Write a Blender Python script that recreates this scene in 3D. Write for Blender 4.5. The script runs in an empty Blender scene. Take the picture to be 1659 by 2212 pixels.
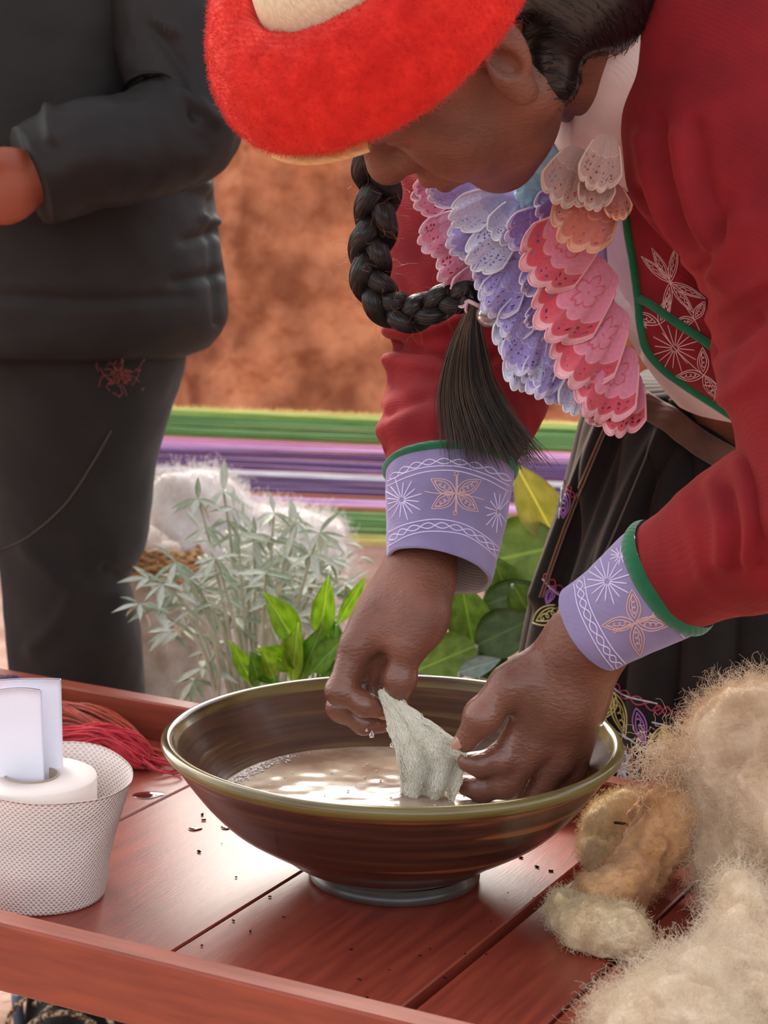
import bpy, math, random
import numpy as np
from mathutils import Vector, Matrix

# ------------------------------------------------------------------ camera
scene = bpy.context.scene
COL = scene.collection
IW, IH, FPX = 1659, 2212, 4400.0
PITCH, ROLL = math.radians(10.6), math.radians(1.5)


def rot_x(a):
    c, s = math.cos(a), math.sin(a)
    return np.array([[1, 0, 0], [0, c, -s], [0, s, c]])


def rot_z(a):
    c, s = math.cos(a), math.sin(a)
    return np.array([[c, -s, 0], [s, c, 0], [0, 0, 1]])


CAM_R = rot_x(math.pi / 2 - PITCH) @ rot_z(ROLL)
TABLE = 0.50                      # height of the tray boards above the ground
RIM = np.array([0, 0, TABLE + 0.112])   # centre of the bowl's rim


def ray(px, py):
    d = CAM_R @ np.array([(px - IW / 2) / FPX, -(py - IH / 2) / FPX, -1.0])
    return d / np.linalg.norm(d)


CAM = RIM - ray(848, 1586) * 1.53


def at(px, py, Y):
    """Point of the place seen at a photo pixel, standing at world depth Y."""
    d = ray(px, py)
    return CAM + d * ((Y - CAM[1]) / d[1])


def atz(px, py, z):
    d = ray(px, py)
    return CAM + d * ((z - CAM[2]) / d[2])


def proj(p):
    q = CAM_R.T @ (np.asarray(p) - CAM)
    return np.array([IW / 2 + FPX * q[0] / -q[2], IH / 2 - FPX * q[1] / -q[2]])


def ppm(Y):
    """pixels per metre at depth Y"""
    return FPX / ((Y - CAM[1]) * math.cos(PITCH) + 0.18)


cam_data = bpy.data.cameras.new('camera')
cam = bpy.data.objects.new('camera', cam_data)
COL.objects.link(cam)
M = np.eye(4)
M[:3, :3] = CAM_R
M[:3, 3] = CAM
cam.matrix_world = Matrix(M.tolist())
cam_data.sensor_fit = 'VERTICAL'
cam_data.sensor_height = 24.0
cam_data.lens = 24.0 * FPX / IH
cam_data.clip_start = 0.02
cam_data.clip_end = 100
cam_data.dof.use_dof = True
cam_data.dof.focus_distance = 1.47
cam_data.dof.aperture_fstop = cam_data.lens / 1000 / 0.006
scene.camera = cam

# ------------------------------------------------------------------ light
world = bpy.data.worlds.new('World')
scene.world = world
world.use_nodes = True
wn = world.node_tree.nodes
bg = wn['Background']
SUN_AZ, SUN_EL = math.radians(-14), math.radians(34)      # behind the scene, to the left: hazy bright sky
sky = wn.new('ShaderNodeTexSky')
sky.sky_type = 'NISHITA'
sky.sun_disc = False
sky.sun_elevation = SUN_EL
sky.sun_rotation = SUN_AZ
sky.dust_density = 3.0
sky.air_density = 1.0
hsv = wn.new('ShaderNodeHueSaturation')
hsv.inputs['Saturation'].default_value = 0.35
world.node_tree.links.new(sky.outputs[0], hsv.inputs['Color'])
warm = wn.new('ShaderNodeMix')                            # warm white-balance tint multiplied into the sky light
warm.data_type = 'RGBA'
warm.blend_type = 'MULTIPLY'
warm.inputs[0].default_value = 1.0
warm.inputs[7].default_value = (1.0, 0.955, 0.90, 1)
world.node_tree.links.new(hsv.outputs[0], warm.inputs[6])
world.node_tree.links.new(warm.outputs[2], bg.inputs[0])
bg.inputs[1].default_value = 0.42


def sun(name, direction, strength, angle, color):
    d = bpy.data.lights.new(name, 'SUN')
    d.energy = strength
    d.angle = math.radians(angle)
    d.color = color
    o = bpy.data.objects.new(name, d)
    COL.objects.link(o)
    o.rotation_euler = Vector(direction).to_track_quat('-Z', 'Y').to_euler()
    o.location = (-1, 1, 3)
    return o


sun('sun', (-math.sin(SUN_AZ) * math.cos(SUN_EL), -math.cos(SUN_AZ) * math.cos(SUN_EL), -math.sin(SUN_EL)), 2.0, 12, (1.0, 0.91, 0.80))

vs = scene.view_settings
vs.view_transform = 'Standard'
vs.look = 'None'
vs.gamma = 1.0
vs.exposure = 0.35
vs.use_curve_mapping = False

# ------------------------------------------------------------------ helpers
RNG = np.random.default_rng(7)


def lin(r, g, b):
    def f(c):
        c /= 255.0
        return c / 12.92 if c <= 0.04045 else ((c + 0.055) / 1.055) ** 2.4
    return (f(r), f(g), f(b), 1.0)


def unit(v):
    v = np.asarray(v, float)
    return v / (np.linalg.norm(v, axis=-1, keepdims=True) + 1e-12)


def hash3(i, j, k):
    n = (i * 374761393 + j * 668265263 + k * 2147483647 + 1013904223) & 0xFFFFFFFF
    n = ((n ^ (n >> 13)) * 1274126177) & 0xFFFFFFFF
    n = (n ^ (n >> 16)) & 0xFFFF
    return n / 32767.5 - 1.0


def vnoise(p):
    """smooth value noise on an (N,3) array, about -1..1"""
    p = np.asarray(p, float)
    i = np.floor(p).astype(np.int64)
    f = p - i
    f = f * f * (3 - 2 * f)
    r = 0
    for dx in (0, 1):
        for dy in (0, 1):
            for dz in (0, 1):
                w = (f[..., 0] if dx else 1 - f[..., 0]) * (f[..., 1] if dy else 1 - f[..., 1]) * (f[..., 2] if dz else 1 - f[..., 2])
                r = r + w * hash3(i[..., 0] + dx, i[..., 1] + dy, i[..., 2] + dz)
    return r


def fbm(p, octaves=3):
    r, a = 0, 1.0
    p = np.asarray(p, float)
    for o in range(octaves):
        r = r + a * vnoise(p * 2 ** o + o * 17.3)
        a *= 0.5
    return r


# ---- materials
def principled(name):
    m = bpy.data.materials.new(name)
    m.use_nodes = True
    nt = m.node_tree
    return m, nt, nt.nodes['Principled BSDF']


def nd(nt, kind, **kw):
    n = nt.nodes.new(kind)
    for k, v in kw.items():
        if k.startswith('i_'):
            n.inputs[k[2:].replace('_', ' ')].default_value = v
        else:
            setattr(n, k, v)
    return n


def mapping(nt, coord='Object', scale=(1, 1, 1), rot=(0, 0, 0)):
    tc = nd(nt, 'ShaderNodeTexCoord')
    mp = nd(nt, 'ShaderNodeMapping')
    mp.inputs['Scale'].default_value = scale
    mp.inputs['Rotation'].default_value = rot
    nt.links.new(tc.outputs[coord], mp.inputs[0])
    return mp.outputs[0]


def ramp(nt, fac, stops):
    r = nd(nt, 'ShaderNodeValToRGB')
    el = r.color_ramp.elements
    while len(el) < len(stops):
        el.new(0.5)
    for e, (p, c) in zip(el, stops):
        e.position = p
        e.color = c if len(c) == 4 else (*c, 1)
    nt.links.new(fac, r.inputs[0])
    return r.outputs[0]


def mat(name, col, col2=None, rough=0.6, spec=0.5, scale=30, stretch=(1, 1, 1), detail=4, contrast=(0.35, 0.65),
        bump=0.0, bump_scale=None, bump_kind='noise', bump_stretch=None, sheen=0.0, sheen_col=None, coat=0.0, coat_rough=0.1,
        sss=0.0, sss_rad=(0.01, 0.004, 0.002), metal=0.0, trans=0.0, ior=1.45, bump_dist=0.002, rot=(0, 0, 0), anis=0):
    m, nt, b = principled(name)
    L = nt.links.new
    b.inputs['Base Color'].default_value = col
    b.inputs['Roughness'].default_value = rough
    b.inputs['Specular IOR Level'].default_value = spec
    b.inputs['Metallic'].default_value = metal
    b.inputs['IOR'].default_value = ior
    b.inputs['Transmission Weight'].default_value = trans
    b.inputs['Sheen Weight'].default_value = sheen
    b.inputs['Sheen Roughness'].default_value = 0.4
    if sheen_col:
        b.inputs['Sheen Tint'].default_value = sheen_col
    b.inputs['Coat Weight'].default_value = coat
    b.inputs['Coat Roughness'].default_value = coat_rough
    if sss:
        b.inputs['Subsurface Weight'].default_value = sss
        b.inputs['Subsurface Radius'].default_value = sss_rad
        b.inputs['Subsurface Scale'].default_value = 1.0
    v = mapping(nt, 'Object', stretch, rot)
    if col2 is not None:
        n = nd(nt, 'ShaderNodeTexNoise', i_Scale=scale, i_Detail=detail)
        L(v, n.inputs['Vector'])
        L(ramp(nt, n.outputs[0], [(contrast[0], col), (contrast[1], col2)]), b.inputs['Base Color'])
    if bump:
        vb = mapping(nt, 'Object', bump_stretch or stretch, rot)
        if bump_kind == 'noise':
            n2 = nd(nt, 'ShaderNodeTexNoise', i_Scale=bump_scale or scale, i_Detail=6)
            out = n2.outputs[0]
        elif bump_kind == 'voronoi':
            n2 = nd(nt, 'ShaderNodeTexVoronoi', i_Scale=bump_scale or scale)
            out = n2.outputs[0]
        else:
            n2 = nd(nt, 'ShaderNodeTexWave', i_Scale=bump_scale or scale, i_Distortion=1.5)
            n2.inputs['Detail'].default_value = 2
            out = n2.outputs[1]
        L(vb, n2.inputs['Vector'])
        bp = nd(nt, 'ShaderNodeBump', i_Strength=bump, i_Distance=bump_dist)
        L(out, bp.inputs['Height'])
        L(bp.outputs[0], b.inputs['Normal'])
    return m


# ---- objects
def link(o, parent=None):
    COL.objects.link(o)
    if parent is not None:
        o.parent = parent
    return o


def mesh(name, verts, faces, material=None, parent=None, smooth=True, uv=None, loc=None):
    """one mesh object from arrays; loc shifts its origin there"""
    verts = np.asarray(verts, np.float32).reshape(-1, 3)
    if loc is not None:
        verts = verts - np.asarray(loc, np.float32)
    me = bpy.data.meshes.new(name)
    if isinstance(faces, np.ndarray) and faces.ndim == 2:
        k = faces.shape[1]
        me.vertices.add(len(verts))
        me.vertices.foreach_set('co', verts.ravel())
        me.loops.add(faces.size)
        me.loops.foreach_set('vertex_index', faces.astype(np.int32).ravel())
        me.polygons.add(len(faces))
        me.polygons.foreach_set('loop_start', np.arange(0, faces.size, k, dtype=np.int32))
        me.update(calc_edges=True)
    else:
        me.from_pydata(verts.tolist(), [], [list(map(int, f)) for f in faces])
    me.polygons.foreach_set('use_smooth', np.full(len(me.polygons), smooth))
    if uv is not None:
        uvl = me.uv_layers.new(name='UVMap')
        li = np.empty(len(me.loops), np.int32)
        me.loops.foreach_get('vertex_index', li)
        uvl.data.foreach_set('uv', np.asarray(uv, np.float32)[li].ravel())
    me.validate()
    me.update()
    o = bpy.data.objects.new(name, me)
    if loc is not None:
        o.location = tuple(float(c) for c in loc)
    if material is not None:
        me.materials.append(material)
    link(o, parent)
    return o


def tag(o, label=None, category=None, group=None, kind=None):
    for k, v in (('label', label), ('category', category), ('group', group), ('kind', kind)):
        if v:
            o[k] = v
    return o


def thing(name, label, category, loc=(0, 0, 0), group=None):
    o = bpy.data.objects.new(name, None)
    o.location = tuple(float(c) for c in loc)
    o.empty_display_size = 0.05
    COL.objects.link(o)
    return tag(o, label, category, group)


def adopt(o, parent):
    """parent o and keep it where it stands (parents here are only moved, never turned)"""
    o.parent = parent
    o.location = tuple(np.array(o.location) - np.array(parent.location))
    return o


def grid_faces(nu, nv, close_u=False, close_v=False, off=0):
    """quads of a (nu, nv) vertex grid stored row by row"""
    iu = np.arange(nu if close_u else nu - 1)
    iv = np.arange(nv if close_v else nv - 1)
    a, b = np.meshgrid(iu, iv, indexing='ij')
    a2, b2 = (a + 1) % nu, (b + 1) % nv
    return (np.stack([a * nv + b, a2 * nv + b, a2 * nv + b2, a * nv + b2], -1).reshape(-1, 4)) + off


def join(parts):
    """[(verts, faces)] -> one pair; faces stay quads (triangles repeat a corner are not used)"""
    vs_, fs_, off = [], [], 0
    for v, f in parts:
        v = np.asarray(v).reshape(-1, 3)
        vs_.append(v)
        fs_.append(np.asarray(f) + off)
        off += len(v)
    return np.concatenate(vs_), np.concatenate(fs_)


def spline(pts, n):
    """Catmull-Rom through points (any width), n samples"""
    P = np.asarray(pts, float)
    if len(P) == 2:
        t = np.linspace(0, 1, n)[:, None]
        return P[0] * (1 - t) + P[1] * t
    P = np.vstack([2 * P[0] - P[1], P, 2 * P[-1] - P[-2]])
    m = len(P) - 3
    u = np.linspace(0, m, n)
    i = np.minimum(u.astype(int), m - 1)
    t = (u - i)[:, None]
    a, b, c, d = P[i], P[i + 1], P[i + 2], P[i + 3]
    return 0.5 * (2 * b + (c - a) * t + (2 * a - 5 * b + 4 * c - d) * t ** 2 + (3 * b - a - 3 * c + d) * t ** 3)


def frames(C, ref=None):
    """tangent, normal, binormal along a polyline by parallel transport"""
    C = np.asarray(C, float)
    T = unit(np.gradient(C, axis=0))
    N = np.zeros_like(C)
    r = np.asarray(ref if ref is not None else ((0, 0, 1) if abs(T[0][2]) < 0.9 else (0, 1, 0)), float)
    n = unit(r - T[0] * (r @ T[0]))
    for i in range(len(C)):
        n = unit(n - T[i] * (n @ T[i]))
        N[i] = n
    return T, N, np.cross(T, N)


def tube(C, r, seg=8, cap=True, ref=None, flat=1.0):
    """tube round a polyline; r scalar or array; flat squashes the binormal. Quads only."""
    C = np.asarray(C, float)
    r = np.broadcast_to(np.asarray(r, float), (len(C),))
    T, N, B = frames(C, ref)
    th = np.linspace(0, 2 * np.pi, seg, endpoint=False)
    V = C[:, None] + r[:, None, None] * (np.cos(th)[None, :, None] * N[:, None] + flat * np.sin(th)[None, :, None] * B[:, None])
    F = grid_faces(len(C), seg, close_v=True)
    if cap:
        e = 0.02
        V = np.concatenate([(C[0] + (V[0] - C[0]) * e)[None], V, (C[-1] + (V[-1] - C[-1]) * e)[None]])
        F = grid_faces(len(C) + 2, seg, close_v=True)
    return V.reshape(-1, 3), F[:, ::-1]


def lathe(profile, seg=96):
    """profile [(r, z)] turned about z"""
    P = np.asarray(profile, float)
    th = np.linspace(0, 2 * np.pi, seg, endpoint=False)
    V = np.stack([P[:, 0][:, None] * np.cos(th), P[:, 0][:, None] * np.sin(th), np.repeat(P[:, 1][:, None], seg, 1)], -1)
    return V.reshape(-1, 3), grid_faces(len(P), seg, close_v=True)


def box(lo, hi, bevel=0.0):
    """axis box with a small chamfer on every edge, quads"""
    lo, hi = np.asarray(lo, float), np.asarray(hi, float)
    c, h = (lo + hi) / 2, (hi - lo) / 2
    b = min(bevel, *(h * 0.9)) if bevel else 0
    n = 6
    # rounded box as a squashed sphere grid: rings in z
    zs = [-h[2], -h[2], -h[2] + b, h[2] - b, h[2], h[2]] if b else [-h[2], -h[2], h[2], h[2]]
    ins = [None, b, 0, 0, b, None] if b else [None, 0, 0, None]
    V = []
    for z, i in zip(zs, ins):
        if i is None:
            V.append(np.array([[0, 0, z]] * 8) + c)
            continue
        x, y = h[0] - i, h[1] - i
        d = b if b else 0
        ring = [(-x + d, -y), (x - d, -y), (x, -y + d), (x, y - d), (x - d, y), (-x + d, y), (-x, y - d), (-x, -y + d)]
        V.append(np.array([[p, q, z] for p, q in ring]) + c)
    V = np.array(V)
    return V.reshape(-1, 3), grid_faces(len(V), 8, close_v=True)


def hair(name, pts, radius, material, parent=None):
    """strands: pts (N,k,3), radius scalar or (k,) or (N,k)"""
    pts = np.asarray(pts, np.float32)
    n, k, _ = pts.shape
    cu = bpy.data.hair_curves.new(name)
    cu.add_curves([k] * n)
    cu.attributes['position'].data.foreach_set('vector', pts.ravel())
    ra = cu.attributes.get('radius') or cu.attributes.new('radius', 'FLOAT', 'POINT')
    ra.data.foreach_set('value', np.ascontiguousarray(np.broadcast_to(np.asarray(radius, np.float32), (n, k))).ravel())
    o = bpy.data.objects.new(name, cu)
    cu.materials.append(material)
    link(o, parent)
    o['kind'] = 'stuff'
    return o


def tri_sample(V, F, n, rng, w=None):
    """n random points on a quad/tri mesh with normals"""
    F = np.asarray(F)
    T = np.concatenate([F[:, [0, 1, 2]], F[:, [0, 2, 3]]]) if F.shape[1] == 4 else F
    a, b, c = V[T[:, 0]], V[T[:, 1]], V[T[:, 2]]
    nn = np.cross(b - a, c - a)
    ar = np.linalg.norm(nn, axis=1)
    if w is not None:
        ar = ar * w((a + b + c) / 3)
    i = rng.choice(len(T), n, p=ar / ar.sum())
    u, v = rng.random(n), rng.random(n)
    s = u + v > 1
    u[s], v[s] = 1 - u[s], 1 - v[s]
    return a[i] + u[:, None] * (b[i] - a[i]) + v[:, None] * (c[i] - a[i]), unit(nn[i])


def fuzz_strands(P, Nrm, length, curl, rng, k=6, lean=None, lean_amt=0.0):
    """curly fibres growing from points P along normals"""
    n = len(P)
    L = length * (0.4 + rng.random(n) * 0.9)
    d = unit(Nrm + rng.normal(0, 0.45, (n, 3)) + (0 if lean is None else np.asarray(lean) * lean_amt))
    pts = [P - Nrm * 0.001]
    for s in range(1, k):
        d = unit(d + rng.normal(0, curl, (n, 3)))
        pts.append(pts[-1] + d * (L / (k - 1))[:, None])
    return np.stack(pts, 1)


# ---- signed distances and a sparse surface-nets mesher
def sd_cone(p, a, b, ra, rb):
    a, b = np.asarray(a, float), np.asarray(b, float)
    ba = b - a
    h = np.clip((p - a) @ ba / (ba @ ba + 1e-12), 0, 1)
    return np.linalg.norm(p - a - h[:, None] * ba, axis=1) - (ra + (rb - ra) * h)


def sd_ell(p, c, r, R=None):
    q = p - np.asarray(c, float)
    if R is not None:
        q = q @ np.asarray(R)          # columns of R are the ellipsoid's axes
    r = np.asarray(r, float)
    k0 = np.linalg.norm(q / r, axis=1)
    k1 = np.linalg.norm(q / r ** 2, axis=1)
    return k0 * (k0 - 1) / (k1 + 1e-9)


def smin(a, b, k):
    h = np.maximum(k - np.abs(a - b), 0) / k
    return np.minimum(a, b) - h * h * k * 0.25


def smax(a, b, k):
    return -smin(-a, -b, k)


def sdf_mesh(f, lo, hi, h, B=16, slack=1.6, project=2):
    lo = np.asarray(lo, float)
    nb = np.ceil((np.asarray(hi) - lo) / (B * h)).astype(int)
    g = np.stack(np.meshgrid(*[np.arange(n) for n in nb], indexing='ij'), -1).reshape(-1, 3)
    cen = lo + (g + 0.5) * B * h
    keep = np.abs(np.concatenate([f(cen[i:i + 4000]) for i in range(0, len(cen), 4000)])) < 0.87 * B * h * slack
    g = g[keep]
    loc = np.stack(np.meshgrid(*[np.arange(B + 1)] * 3, indexing='ij'), -1)
    dims = nb * B + 2
    K = np.array([dims[1] * dims[2], dims[2], 1], np.int64)
    keys, poss, quads = [], [], []
    E = [(0, 0, 0, 1, 0, 0), (0, 1, 0, 1, 1, 0), (0, 0, 1, 1, 0, 1), (0, 1, 1, 1, 1, 1), (0, 0, 0, 0, 1, 0), (1, 0, 0, 1, 1, 0),
         (0, 0, 1, 0, 1, 1), (1, 0, 1, 1, 1, 1), (0, 0, 0, 0, 0, 1), (1, 0, 0, 1, 0, 1), (0, 1, 0, 0, 1, 1), (1, 1, 0, 1, 1, 1)]
    for b0 in g:
        I = b0 * B + loc
        S = f((lo + I * h).reshape(-1, 3)).reshape(B + 1, B + 1, B + 1)
        neg = S < 0
        if neg.all() or not neg.any():
            continue
        c = neg[:-1, :-1, :-1].astype(np.int8)
        c = sum(neg[x:B + x, y:B + y, z:B + z].astype(np.int8) for x in (0, 1) for y in (0, 1) for z in (0, 1))
        idx = np.argwhere((c > 0) & (c < 8))
        acc = np.zeros((len(idx), 3))
        cnt = np.zeros(len(idx))
        for e in E:
            a, d = np.array(e[:3]), np.array(e[3:])
            sa, sd = S[tuple((idx + a).T)], S[tuple((idx + d).T)]
            m = (sa < 0) != (sd < 0)
            t = np.where(m, sa / (sa - sd + 1e-30), 0)[:, None]
            acc += np.where(m[:, None], a + t * (d - a), 0)
            cnt += m
        keys.append((b0 * B + idx) @ K)
        poss.append(lo + (b0 * B + idx + acc / cnt[:, None]) * h)
        for ax in range(3):
            sl0 = [slice(0, B)] * 3
            sl1 = [slice(0, B)] * 3
            sl1[ax] = slice(1, B + 1)
            n0, n1 = neg[tuple(sl0)], neg[tuple(sl1)]
            ed = np.argwhere(n0 != n1)
            if not len(ed):
                continue
            flip = n0[tuple(ed.T)]
            ge = b0 * B + ed
            u, v = np.zeros(3, int), np.zeros(3, int)
            u[(ax + 1) % 3] = 1
            v[(ax + 2) % 3] = 1
            q = np.stack([(ge - u - v) @ K, (ge - v) @ K, ge @ K, (ge - u) @ K], 1)
            q[~flip] = q[~flip][:, ::-1]
            quads.append(q)
    keys = np.concatenate(keys)
    P = np.concatenate(poss)
    Q = np.concatenate(quads)
    o = np.argsort(keys)
    keys, P = keys[o], P[o]
    J = np.searchsorted(keys, Q)
    J = np.minimum(J, len(keys) - 1)
    ok = (keys[J] == Q).all(1)
    Q = J[ok]
    for _ in range(project):
        e = h * 0.25
        d0 = f(P)
        gr = np.stack([f(P + np.eye(3)[i] * e) - d0 for i in range(3)], 1) / e
        st = d0[:, None] * gr / (np.sum(gr * gr, 1, keepdims=True) + 1e-6)
        n = np.linalg.norm(st, axis=1, keepdims=True)
        P = P - st * np.minimum(1, h * 0.7 / (n + 1e-12))
    return P, Q


def copy_of(src, parent=None, loc=None, rot=None, scale=None):
    o = src.copy()
    COL.objects.link(o)
    o.parent = parent
    if loc is not None:
        o.location = tuple(float(c) for c in loc)
    if rot is not None:
        o.rotation_euler = rot
    if scale is not None:
        o.scale = scale if hasattr(scale, '__len__') else (scale,) * 3
    return o

# ================================================================== the setting
M_EARTH = mat('packed earth', lin(176, 134, 116), lin(205, 168, 150), rough=0.95, scale=9, bump=0.6, bump_scale=60, bump_dist=0.01, detail=8)
M_ADOBE = mat('adobe', lin(138, 76, 48), lin(212, 138, 98), rough=0.95, scale=7.0, bump=1.0, bump_scale=24, bump_dist=0.035, detail=8, contrast=(0.36, 0.68))

gx, gy = np.linspace(-5, 5, 160), np.linspace(-2.5, 6, 140)
GX, GY = np.meshgrid(gx, gy, indexing='ij')
GZ = 0.012 * fbm(np.stack([GX * 3, GY * 3, GX * 0], -1).reshape(-1, 3), 3).reshape(GX.shape) - 0.012
floor = mesh('floor', np.stack([GX, GY, GZ], -1), grid_faces(160, 140)[:, ::-1], M_EARTH)
tag(floor, 'pinkish packed earth ground', kind='structure')
floor.data.flip_normals() if floor.data.polygons[0].normal.z < 0 else None

# rough adobe wall: a straight front with a rounded corner that turns back into the light
WY = 3.9
cx = at(525, 700, WY)[0]
path = [(cx - 3.0, WY + 1.5), (cx - 1.4, WY + 0.95), (cx - 0.36, WY + 0.5), (cx - 0.15, WY + 0.22), (cx - 0.03, WY + 0.03), (cx + 0.06, WY), (cx + 0.6, WY - 0.01), (cx + 1.6, WY - 0.03), (cx + 4.4, WY - 0.05)]
pth = spline(path, 420)
d_ = unit(np.gradient(pth, axis=0))
nrm2 = np.stack([d_[:, 1], -d_[:, 0]], 1)
WH = 1.5
zz = np.linspace(-0.05, WH, 150)
base = np.zeros((420, 150, 3))
base[:, :, :2] = pth[:, None]
base[:, :, 2] = zz[None]
nz = base.reshape(-1, 3)
ds = 0.04 * fbm(nz * 3.2 + 3.1, 4) + 0.022 * fbm(nz * 9 + 9, 3)
ds = ds.reshape(420, 150)
base[:, :, :2] += nrm2[:, None] * ds[:, :, None]
base[:, :, :2] += nrm2[:, None] * (0.10 * np.clip(0.42 - zz, 0, 1)[None, :, None])
# top and back so that the wall has thickness
back = base[:, -1:].copy()
back[:, :, :2] -= nrm2[:, None] * 0.38
back2 = back.copy()
back2[:, :, 2] = -0.05
wv = np.concatenate([base, back, back2], 1)
wall = mesh('wall_back', wv, grid_faces(420, 152), M_ADOBE)
tag(wall, 'rough orange adobe wall with a rounded corner', kind='structure')

# ================================================================== low tray table
M_TRAY = mat('red brown painted wood', lin(152, 66, 48), lin(128, 52, 40), rough=0.36, spec=0.55, scale=14, stretch=(9, 0.7, 2), bump=0.18, bump_scale=40,
             bump_stretch=(14, 1.2, 3), coat=0.22, coat_rough=0.28, bump_dist=0.001)
M_RAIL = mat('red brown painted rail', lin(146, 66, 44), lin(126, 54, 38), rough=0.46, spec=0.4, scale=16, stretch=(0.9, 9, 9), bump=0.15, bump_scale=40,
             bump_stretch=(1.2, 14, 14), coat=0.15, coat_rough=0.3, bump_dist=0.001)
TA = math.radians(-27.0)
TX, TYV = np.array([math.cos(TA), math.sin(TA), 0]), np.array([-math.sin(TA), math.cos(TA), 0])


def tray_uv(p):
    p = np.asarray(p)
    return p @ TX, p @ TYV


v_front = tray_uv(atz(420, 2098, TABLE + 0.036))[1]
v_back = tray_uv(atz(310, 1497, TABLE + 0.036))[1]
u_lo, u_hi = -0.66, 0.62
tray = thing('tray_table', 'red-brown painted wooden tray table with raised edges, under the brown bowl', 'table', (0, 0, 0))
tray.rotation_euler = (0, 0, TA)
RW = 0.021
joints = [u_lo + RW]
for a in (((275, 1765), (420, 1690)), ((350, 2045), (690, 1880)), ((820, 2175), (1300, 1880)), ((1158, 2208), (1341, 2092))):
    joints.append(float(np.mean([tray_uv(atz(*q, TABLE))[0] for q in a])))
joints = sorted([joints[1] - 0.178] + joints + [joints[-1] + 0.178, u_hi - RW])
gaps = [0.0005, 0.0008, 0.0008, 0.0008, 0.0045, 0.0016, 0.0008, 0.0005]
lifts = [0, 0.0006, 0, 0.0004, -0.0004, 0.0008, 0, 0]
for i in range(len(joints) - 1):
    a, b = joints[i] + gaps[i], joints[i + 1] - gaps[min(i + 1, 7)]
    if b - a < 0.01:
        continue
    v, f = box((a, v_front + RW, TABLE - 0.012 + lifts[i]), (b, v_back - RW, TABLE + lifts[i] * 0.2), 0.0012)
    mesh('plank', v, f, M_TRAY, tray, smooth=False)
for nm, lo, hi in (('rail', (u_lo, v_front, TABLE - 0.012), (u_hi, v_front + RW, TABLE + 0.036)),
                   ('rail', (u_lo, v_back - RW, TABLE - 0.012), (u_hi, v_back, TABLE + 0.036)),
                   ('rail', (u_lo, v_front + RW, TABLE - 0.012), (u_lo + RW, v_back - RW, TABLE + 0.036)),
                   ('rail', (u_hi - RW, v_front + RW, TABLE - 0.012), (u_hi, v_back - RW, TABLE + 0.036))):
    v, f = box(lo, hi, 0.0018)
    mesh(nm, v, f, M_RAIL, tray, smooth=False)
for x in (u_lo + 0.06, u_hi - 0.06):
    for y in (v_front + 0.05, v_back - 0.05):
        v, f = box((x - 0.02, y - 0.02, -0.004), (x + 0.02, y + 0.02, TABLE - 0.012), 0.002)
        mesh('leg', v, f, M_RAIL, tray, smooth=False)
v, f = box((u_lo + RW, v_front + RW, TABLE - 0.0175), (u_hi - RW, v_back - RW, TABLE - 0.0128), 0.001)
mesh('gap_shade_board', v, f, M_TRAY, tray, smooth=False)  # board added underneath so no light shows through the plank gaps
for x in (u_lo + 0.3, 0.0, u_hi - 0.3):
    v, f = box((x - 0.02, v_front + RW, TABLE - 0.036), (x + 0.02, v_back - RW, TABLE - 0.0178), 0.002)
    mesh('cross_bar', v, f, M_RAIL, tray, smooth=False)

# ================================================================== bowl, water
def bowl_material(name, stops, rough, ringy=70, streak=None):
    m, nt, b = principled(name)
    v = mapping(nt, 'Object', (2.2, 2.2, ringy))
    n = nd(nt, 'ShaderNodeTexNoise', i_Scale=3.0, i_Detail=6)
    nt.links.new(v, n.inputs['Vector'])
    c = ramp(nt, n.outputs[0], stops)
    if streak:
        v2 = mapping(nt, 'Object', (5, 5, 60), (0.10, 0.04, 0))
        n2 = nd(nt, 'ShaderNodeTexNoise', i_Scale=1.15, i_Detail=2)
        nt.links.new(v2, n2.inputs['Vector'])
        mk = ramp(nt, n2.outputs[0], [(0.60, (0, 0, 0, 1)), (0.66, (1, 1, 1, 1))])
        mx = nd(nt, 'ShaderNodeMix', data_type='RGBA')
        nt.links.new(mk, mx.inputs[0])
        nt.links.new(c, mx.inputs[6])
        mx.inputs[7].default_value = streak
        c = mx.outputs[2]
    nt.links.new(c, b.inputs['Base Color'])
    b.inputs['Roughness'].default_value = rough
    b.inputs['Coat Weight'].default_value = 0.35
    b.inputs['Coat Roughness'].default_value = 0.12
    bp = nd(nt, 'ShaderNodeBump', i_Strength=0.25, i_Distance=0.0015)
    nt.links.new(n.outputs[0], bp.inputs['Height'])
    nt.links.new(bp.outputs[0], b.inputs['Normal'])
    return m


M_BOWL_OUT = bowl_material('brown glaze outside', [(0.3, lin(48, 28, 22)), (0.5, lin(64, 38, 29)), (0.72, lin(88, 54, 36))], 0.34, 60, lin(136, 84, 50))
M_BOWL_IN = bowl_material('brown glaze inside', [(0.3, lin(58, 36, 26)), (0.55, lin(82, 54, 36)), (0.75, lin(112, 86, 52))], 0.26, 60)
M_BOWL_RIM = bowl_material('olive rim glaze', [(0.34, lin(70, 46, 28)), (0.5, lin(104, 92, 48)), (0.68, lin(128, 108, 62))], 0.2, 25)
M_BOWL_FOOT = bowl_material('dark foot glaze', [(0.3, lin(46, 38, 34)), (0.6, lin(84, 74, 68))], 0.35, 60)

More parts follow.
